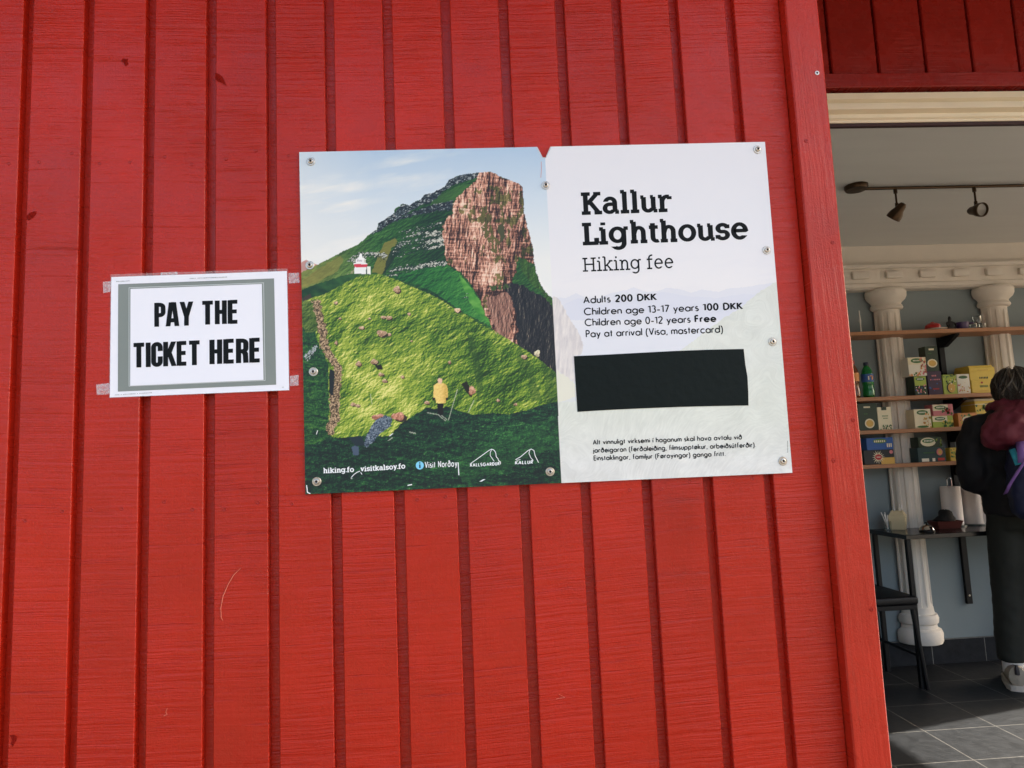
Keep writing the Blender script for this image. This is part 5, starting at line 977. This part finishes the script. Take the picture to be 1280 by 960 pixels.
for r, z, ox in ((0.058, 0.0, 0.0), (0.062, 0.012, 0.004), (0.055, 0.02, 0.008), (0.040, 0.035, 0.014), (0.036, 0.055, 0.016), (0.026, 0.066, 0.014), (0.008, 0.069, 0.012)):
    rs.append([(cx-0.008+ox+r*math.cos(a)*(1+0.10*math.sin(3*a+z*90)), cy+r*0.72*math.sin(a), zc+z+0.004*math.sin(2*a+z*60)) for a in [2*math.pi*k/24 for k in range(24)]])
mb.rings(rs, M_cloth); tag(mb.build('folded_hat', loc=(cx, cy, TZ+0.03)), 'black crumpled hat lying in the red tray', 'hat')
def roll(px, py, lab, wire):
    c = onT(px, py); cx, cy = c[0], c[1]; t = thing('paper_towel_roll', lab, 'paper towel', (cx, cy, TZ), 'paper towel rolls on the table'); Mp = pm('paper_towel', (222, 214, 208), 0.9, 0.04, 40, 0.35, 260)
    mb = MB(); mb.lathe([(0.051, 0.009), (0.0525, 0.014), (0.0525, 0.222), (0.051, 0.226), (0.021, 0.226), (0.020, 0.21)], (cx, cy, TZ), Mp, 30, 'z', (True, False)); mb.build('roll', t)
    mb = MB(); mb.lathe([(0.068, 0.0006), (0.068, 0.006), (0.06, 0.008)], (cx, cy, TZ), pm('smoked_base', (70, 80, 78), 0.15), 28); mb.build('base', t)
    if wire:
        mb = MB(); pts = [(cx-0.014, cy, TZ+0.02)]+[(cx-0.014, cy, TZ+0.262)]+[(cx+0.014*math.cos(R(180-18*k)), cy, TZ+0.262+0.014*math.sin(R(18*k))) for k in range(1, 10)]+[(cx+0.014, cy, TZ+0.262), (cx+0.014, cy, TZ+0.02)]
        mb.tube(pts, 0.0022, M_chrome, 8); mb.build('wire_loop', t)
    else:
        mb = MB(); a = R(-70); mb.rings([[(cx+0.0535*math.cos(a), cy+0.0535*math.sin(a), TZ+z), (cx+0.066*math.cos(a+0.25), cy+0.066*math.sin(a+0.25), TZ+z)] for z in (0.016, 0.10, 0.22)], Mp, (False, False), False); mb.build('loose_sheet', t)
roll(1192.5, 657.5, 'white paper towel roll with a wire loop on top', True); roll(1218.5, 656, 'white paper towel roll with a loose sheet beside the person', False)

# ================================================================== black chair
f = PZ(1160, 862, 0); fx, fy = float(f[0]), float(f[1]); sc_ = PY(1148.5, 745, fy-0.01); SZT = float(sc_[2]); sxr = float(sc_[0])
ch_ = thing('chair', 'black chair with padded seat standing half behind the red post', 'chair', (sxr-0.2, fy+0.2, 0)); M_pad = pm('black_vinyl', (11, 11, 14), 0.5, 0.15, 60, 0.15, 200, spec=0.3)
mb = MB(); mb.box(sxr-0.42, sxr, fy-0.01, fy+0.40, SZT-0.045, SZT, M_pad, 0.014, 3); mb.build('seat', ch_)
mb = MB(); mb.box(sxr-0.41, sxr-0.012, fy+0.002, fy+0.388, SZT-0.07, SZT-0.0455, M_black, 0.002, 1); mb.build('seat_frame', ch_, smooth=False)
for a, b, c_, d in ((sxr-0.028, fy+0.012, fx, fy), (sxr-0.028, fy+0.37, fx, fy+0.41), (sxr-0.392, fy+0.012, sxr-0.43, fy), (sxr-0.392, fy+0.37, sxr-0.43, fy+0.41)):
    mb = MB(); mb.tube([(a, b, SZT-0.071), (c_, d, 0.0008)], [0.0125, 0.0105], M_black, 4 if False else 10); mb.build('leg', ch_)
zst = 0.165
for xx in (fx-0.015, sxr-0.418):
    mb = MB(); mb.tube([(xx, fy+0.006, zst), (xx, fy+0.395, zst)], 0.008, M_black, 8); mb.build('stretcher', ch_)
mb = MB()
for xx in (sxr-0.39,):
    mb.box(xx-0.02, xx+0.012, fy+0.02, fy+0.38, SZT+0.12, SZT+0.42, M_pad, 0.012, 3)
mb.build('backrest', ch_)
for yy in (fy+0.05, fy+0.35):
    mb = MB(); mb.tube([(sxr-0.40, yy, SZT-0.06), (sxr-0.398, yy, SZT+0.13)], 0.009, M_black, 8); mb.build('back_post', ch_)

# ================================================================== person seen from behind
PX_, PYp, TH = 2.865, 2.43, R(-28)
def Lc(x, y, z): return (PX_+x*math.cos(TH)-y*math.sin(TH), PYp+x*math.sin(TH)+y*math.cos(TH), z)
pr_ = thing('person', 'person in a navy jacket with maroon hood, olive trousers and hiking shoes facing the shelves', 'person', (PX_, PYp, 0))
M_skin = pm('skin', (206, 160, 132), 0.5, 0.06, 30, 0.1, 200); M_skin.node_tree.nodes['Principled BSDF'].inputs['Subsurface Weight'].default_value = 0.1
M_jack = pm('navy_softshell', (7, 8, 15), 0.75, 0.15, 20, 0.2, 300); M_maroon = pm('maroon_fabric', (104, 30, 46), 0.7, 0.12, 20, 0.25, 220); M_trou = pm('olive_trousers', (29, 31, 24), 0.85, 0.12, 25, 0.25, 320)
M_hair = pm('grey_brown_hair', (44, 38, 33), 0.4, 0.45, 60, 0.6, 90, stretch=(4, 4, 0.4)); M_hair2 = pm('pale_grey_hair', (92, 84, 74), 0.4, 0.3, 60); M_pack = pm('navy_nylon', (22, 28, 60), 0.5, 0.15, 40, 0.3, 400); M_strap = pm('purple_webbing', (120, 84, 150), 0.6); M_turq = pm('turquoise_nylon', (40, 150, 170), 0.5)
V = [Lc(0, 0, 0.92), Lc(0, -0.01, 1.08), Lc(0, -0.01, 1.24), Lc(0, -0.015, 1.36), Lc(0.015, 0.0, 1.42), Lc(0.025, 0.02, 1.47), Lc(0.035, 0.03, 1.525), Lc(0.035, 0.02, 1.575), Lc(0.035, 0.122, 1.505)]
E_ = [(0, 1), (1, 2), (2, 3), (3, 4), (4, 5), (5, 6), (6, 7), (6, 8)]; Rd = [0.125, 0.115, 0.12, 0.10, 0.06, 0.052, (0.078, 0.09), (0.07, 0.08), 0.012]
for sgn in (-1, 1):
    n0 = len(V); V += [Lc(sgn*0.14, -0.01, 1.345), Lc(sgn*0.20, -0.03, 1.07), Lc(sgn*0.13, 0.14, 1.04), Lc(sgn*0.08, 0.20, 1.06)]; Rd += [0.05, 0.042, 0.032, 0.026]; E_ += [(3, n0), (n0, n0+1), (n0+1, n0+2), (n0+2, n0+3)]
    w0 = n0+3
    for k, (dx, dl) in enumerate(((-0.03, 0.055), (-0.01, 0.068), (0.01, 0.07), (0.028, 0.06))):
        m0 = len(V); V += [Lc(sgn*0.07+dx*0.8, 0.24, 1.065-0.002*k), Lc(sgn*0.055+dx, 0.24+dl*0.6, 1.06), Lc(sgn*0.045+dx, 0.24+dl, 1.04)]; Rd += [0.010, 0.009, 0.0075]; E_ += [(w0, m0), (m0, m0+1), (m0+1, m0+2)]
    m0 = len(V); V += [Lc(sgn*0.05, 0.215, 1.08), Lc(sgn*0.03, 0.25, 1.092)]; Rd += [0.011, 0.009]; E_ += [(w0, m0), (m0, m0+1)]
    h0 = len(V); V += [Lc(sgn*0.085, 0, 0.86), Lc(sgn*0.105, 0.015, 0.47), Lc(sgn*0.13+0.008, -0.02, 0.11), Lc(sgn*0.13+0.012, 0.02, 0.05), Lc(sgn*0.13+0.02, 0.12, 0.035)]; Rd += [0.078, 0.055, 0.04, 0.038, 0.028]; E_ += [(0, h0), (h0, h0+1), (h0+1, h0+2), (h0+2, h0+3), (h0+3, h0+4)]
body = skin_body('body', V, E_, Rd, M_skin, pr_, 2, 0)
for sgn in (-1, 1):
    mb = MB(); mb.lathe([(0.0, -0.011), (0.008, -0.008), (0.0115, 0.0), (0.008, 0.008), (0.0, 0.011)], Lc(0.035+sgn*0.03, 0.108, 1.535), M_china, 12, 'z', (False, False)); mb.build('eye', pr_)
def soft_obj(mb, name, parent, m, vox=0.012, disp=0.012, dsc=0.09, it=6):
    o = mb.build(name, parent)
    r = o.modifiers.new('remesh', 'REMESH'); r.mode = 'VOXEL'; r.voxel_size = vox; r.use_smooth_shade = True
    k = o.modifiers.new('smooth', 'SMOOTH'); k.factor = 0.5; k.iterations = it
    if disp:
        tx = bpy.data.textures.new(name+'_folds', 'CLOUDS'); tx.noise_scale = dsc; tx.noise_depth = 2
        d = o.modifiers.new('folds', 'DISPLACE'); d.texture = tx; d.strength = disp; d.mid_level = 0.5
    return o
def ell(cx, cy, z, rx, ry, n=28, tilt=0.0): return [Lc(cx+rx*math.cos(2*math.pi*k/n), cy+ry*math.sin(2*math.pi*k/n), z+tilt*math.sin(2*math.pi*k/n)) for k in range(n)]
mb = MB(); mb.rings([ell(0, 0, 0.87, 0.165, 0.14), ell(0, 0, 0.93, 0.17, 0.14), ell(0, -0.005, 1.08, 0.16, 0.13), ell(0, -0.01, 1.24, 0.175, 0.135), ell(0, -0.015, 1.34, 0.17, 0.12), ell(0, -0.01, 1.40, 0.12, 0.095), ell(0.01, 0, 1.46, 0.076, 0.076)], M_jack)
for sgn in (-1, 1):
    mb.tube([Lc(sgn*0.09, -0.01, 1.345), Lc(sgn*0.15, -0.015, 1.33), Lc(sgn*0.19, -0.03, 1.24), Lc(sgn*0.205, -0.04, 1.12), Lc(sgn*0.198, -0.005, 1.055), Lc(sgn*0.155, 0.08, 1.04), Lc(sgn*0.095, 0.175, 1.055)], [0.075, 0.085, 0.080, 0.076, 0.074, 0.062, 0.046], M_jack, 18)
soft_obj(mb, 'jacket', pr_, M_jack, 0.012, 0.022, 0.07)
mb = MB(); mb.rings([ell(0, 0, 0.80, 0.155, 0.125), ell(0, 0, 0.90, 0.155, 0.125), ell(0, 0, 0.99, 0.145, 0.115)], M_trou)
for sgn in (-1, 1):
    mb.tube([Lc(sgn*0.08, 0, 0.88), Lc(sgn*0.085, 0.005, 0.72), Lc(sgn*0.10, 0.012, 0.48), Lc(sgn*0.12, -0.015, 0.26), Lc(sgn*0.13+0.005, -0.02, 0.125)], [0.086, 0.086, 0.076, 0.068, 0.062], M_trou, 20)
soft_obj(mb, 'trousers', pr_, M_trou, 0.012, 0.018, 0.08)
# hood lying on the back, and collar
mb = MB(); mb.rings([ell(-0.05, -0.165, 1.215, 0.06, 0.03), ell(-0.055, -0.18, 1.235, 0.11, 0.06), ell(-0.05, -0.19, 1.285, 0.128, 0.09), ell(-0.035, -0.175, 1.34, 0.122, 0.095), ell(-0.005, -0.14, 1.39, 0.112, 0.09), ell(0.03, -0.11, 1.43, 0.10, 0.075), ell(0.04, -0.085, 1.46, 0.08, 0.05), ell(0.04, -0.07, 1.475, 0.03, 0.02)], M_maroon)
mb.tube([Lc(0.008+0.085*math.cos(a), 0.0+0.085*math.sin(a), 1.435+0.012*math.sin(a+3.1)) for a in [2*math.pi*k/24 for k in range(25)]], 0.035, M_maroon, 12)
soft_obj(mb, 'hood', pr_, M_maroon, 0.010, 0.035, 0.055, 4)
# hair: a full cap with separate locks
hc = (0.035, 0.005, 1.535); mb = MB()
rs = []
for k in range(9):
    a = -0.62+k*(math.pi/2+0.62)/8; rs.append(ell(hc[0], hc[1]-0.012*(1-math.sin(a)), hc[2]+0.104*math.sin(a), 0.094*max(0.03, math.cos(a)), 0.112*max(0.03, math.cos(a))))
mb.rings(rs, M_hair); hr = mb.build('hair', pr_)
mb = MB(); rr = random.Random(4)
for k in range(330):
    a0 = rr.uniform(-math.pi, math.pi)
    if 0.6 < a0 < 2.54: top = 1.0; end = rr.uniform(0.5, 0.75)
    else: top = rr.uniform(0.7, 1.45); end = rr.uniform(-0.95, -0.55)
    pts = []; w1 = rr.uniform(-1.3, 1.3); bul = rr.uniform(0.97, 1.13); mh = M_hair2 if rr.random() < 0.12 else M_hair
    for q in range(7):
        e = top+(end-top)*q/6; a = a0+w1*(q/6)**2; fl = 1+(0.16*rr.random() if q == 6 else 0.05*rr.random())
        pts.append(Lc(hc[0]+0.094*bul*fl*max(0.05, math.cos(e))*math.cos(a), hc[1]-0.012*(1-math.sin(e))+0.112*bul*fl*max(0.05, math.cos(e))*math.sin(a), hc[2]+0.106*bul*math.sin(e)))
    mb.tube(pts, [0.002, 0.0035, 0.0045, 0.005, 0.004, 0.003, 0.0006], mh, 5)
mb.build('locks', hr)
# socks and shoes
M_sock = pm('white_sock', (214, 210, 204), 0.9, 0.05, 40, 0.3, 300); M_shoe = pm('grey_shoe_mesh', (150, 140, 124), 0.75, 0.25, 50, 0.4, 300); M_sole = pm('pale_rubber_sole', (184, 176, 164), 0.7, 0.1, 60); M_lace = pm('dark_shoe_trim', (44, 40, 42), 0.6)
for sgn in (-1, 1):
    ax, ay = sgn*0.13+0.008, -0.02
    mb = MB(); mb.tube([Lc(ax, ay, 0.075), Lc(ax, ay, 0.17)], [0.048, 0.047], M_sock, 18); mb.build('sock', pr_)
    def fr_(u, w, z, lift=0): return [Lc(ax+sgn*0.02*u/0.2+w*math.cos(q), ay-0.075+u, z) for q in (0,)]
    def sec(u, w, z0, z1, n=14):
        c0 = ax+0.10*max(0, u); return [Lc(c0+w*math.cos(2*math.pi*k/n), ay+u, (z0+z1)/2+(z1-z0)/2*math.sin(2*math.pi*k/n)) for k in range(n)]
    mb = MB(); mb.rings([sec(-0.085, 0.014, 0.03, 0.100), sec(-0.078, 0.036, 0.02, 0.122), sec(-0.04, 0.046, 0.018, 0.126), sec(0.02, 0.047, 0.018, 0.118), sec(0.07, 0.046, 0.018, 0.088), sec(0.12, 0.048, 0.018, 0.07), sec(0.17, 0.040, 0.018, 0.056), sec(0.192, 0.015, 0.024, 0.04)], M_shoe); sh = mb.build('shoe', pr_)
    mb = MB(); out = [(-0.088, 0.012), (-0.08, 0.034), (-0.04, 0.046), (0.02, 0.046), (0.08, 0.050), (0.13, 0.052), (0.18, 0.040), (0.20, 0.014)]
    ol = [(w, u) for u, w in out]+[(-w, u) for u, w in out[::-1]]
    mb.rings([[Lc(ax+0.10*max(0, u)+w, ay+u, z) for w, u in ol] for z in (0.0006, 0.028)], M_sole); mb.build('sole', sh, smooth=False)
    mb = MB()
    for q in range(3): mb.tube([Lc(ax-sgn*0.046, ay-0.05+q*0.04, 0.04+0.01*q), Lc(ax-sgn*0.040, ay-0.03+q*0.04, 0.075), Lc(ax-sgn*0.03, ay-0.02+q*0.04, 0.102-0.006*q)], 0.007, M_lace, 8)
    mb.tube([Lc(ax, ay-0.082, 0.085), Lc(ax, ay-0.086, 0.105), Lc(ax, ay-0.080, 0.13)], [0.012, 0.011, 0.006], M_lace, 8); mb.build('shoe_trim', sh)
# backpack
bp_ = thing('backpack', 'navy backpack with purple straps worn by the person', 'backpack', Lc(0.02, -0.24, 0.9))
mb = MB(); mb.rings([[Lc(cx_+rx*(abs(math.cos(a))**0.6)*math.copysign(1, math.cos(a)), -0.235+ry*(abs(math.sin(a))**0.6)*math.copysign(1, math.sin(a)), z) for a in [2*math.pi*k/32 for k in range(32)]] for cx_, rx, ry, z in ((0.05, 0.10, 0.05, 0.87), (0.05, 0.135, 0.085, 0.90), (0.05, 0.14, 0.10, 1.0), (0.05, 0.138, 0.095, 1.12), (0.05, 0.125, 0.075, 1.21), (0.05, 0.08, 0.04, 1.245))], M_pack)
soft_obj(mb, 'pack_bag', bp_, M_pack, 0.010, 0.02, 0.06, 4)
def ribbon(pts, wv, m, name, parent):
    mb = MB(); mb.rings([[tuple(Vector(p)+Vector(wv)*s+Vector((0, 0, 0)))for s in (-1, 1)] for p in pts], m, (False, False), False); o = mb.build(name, parent); k = o.modifiers.new('thick', 'SOLIDIFY'); k.thickness = 0.004; return o
ribbon([Lc(0.01, -0.325, 1.215), Lc(-0.02, -0.352, 1.17), Lc(-0.06, -0.345, 1.11), Lc(-0.095, -0.325, 1.05), Lc(-0.115, -0.300, 1.00)], (0.009, -0.003, 0.003), M_strap, 'strap', bp_)
ribbon([Lc(-0.065, -0.30, 1.215), Lc(-0.062, -0.325, 1.18), Lc(-0.055, -0.340, 1.14)], (0.012, -0.005, 0.004), M_turq, 'side_tab', bp_)
ribbon([Lc(-0.025, -0.28, 1.25), Lc(-0.035, -0.335, 1.20), Lc(-0.04, -0.35, 1.15)], (0.016, -0.008, 0.002), M_strap, 'side_tab', bp_)
#--NEXT--
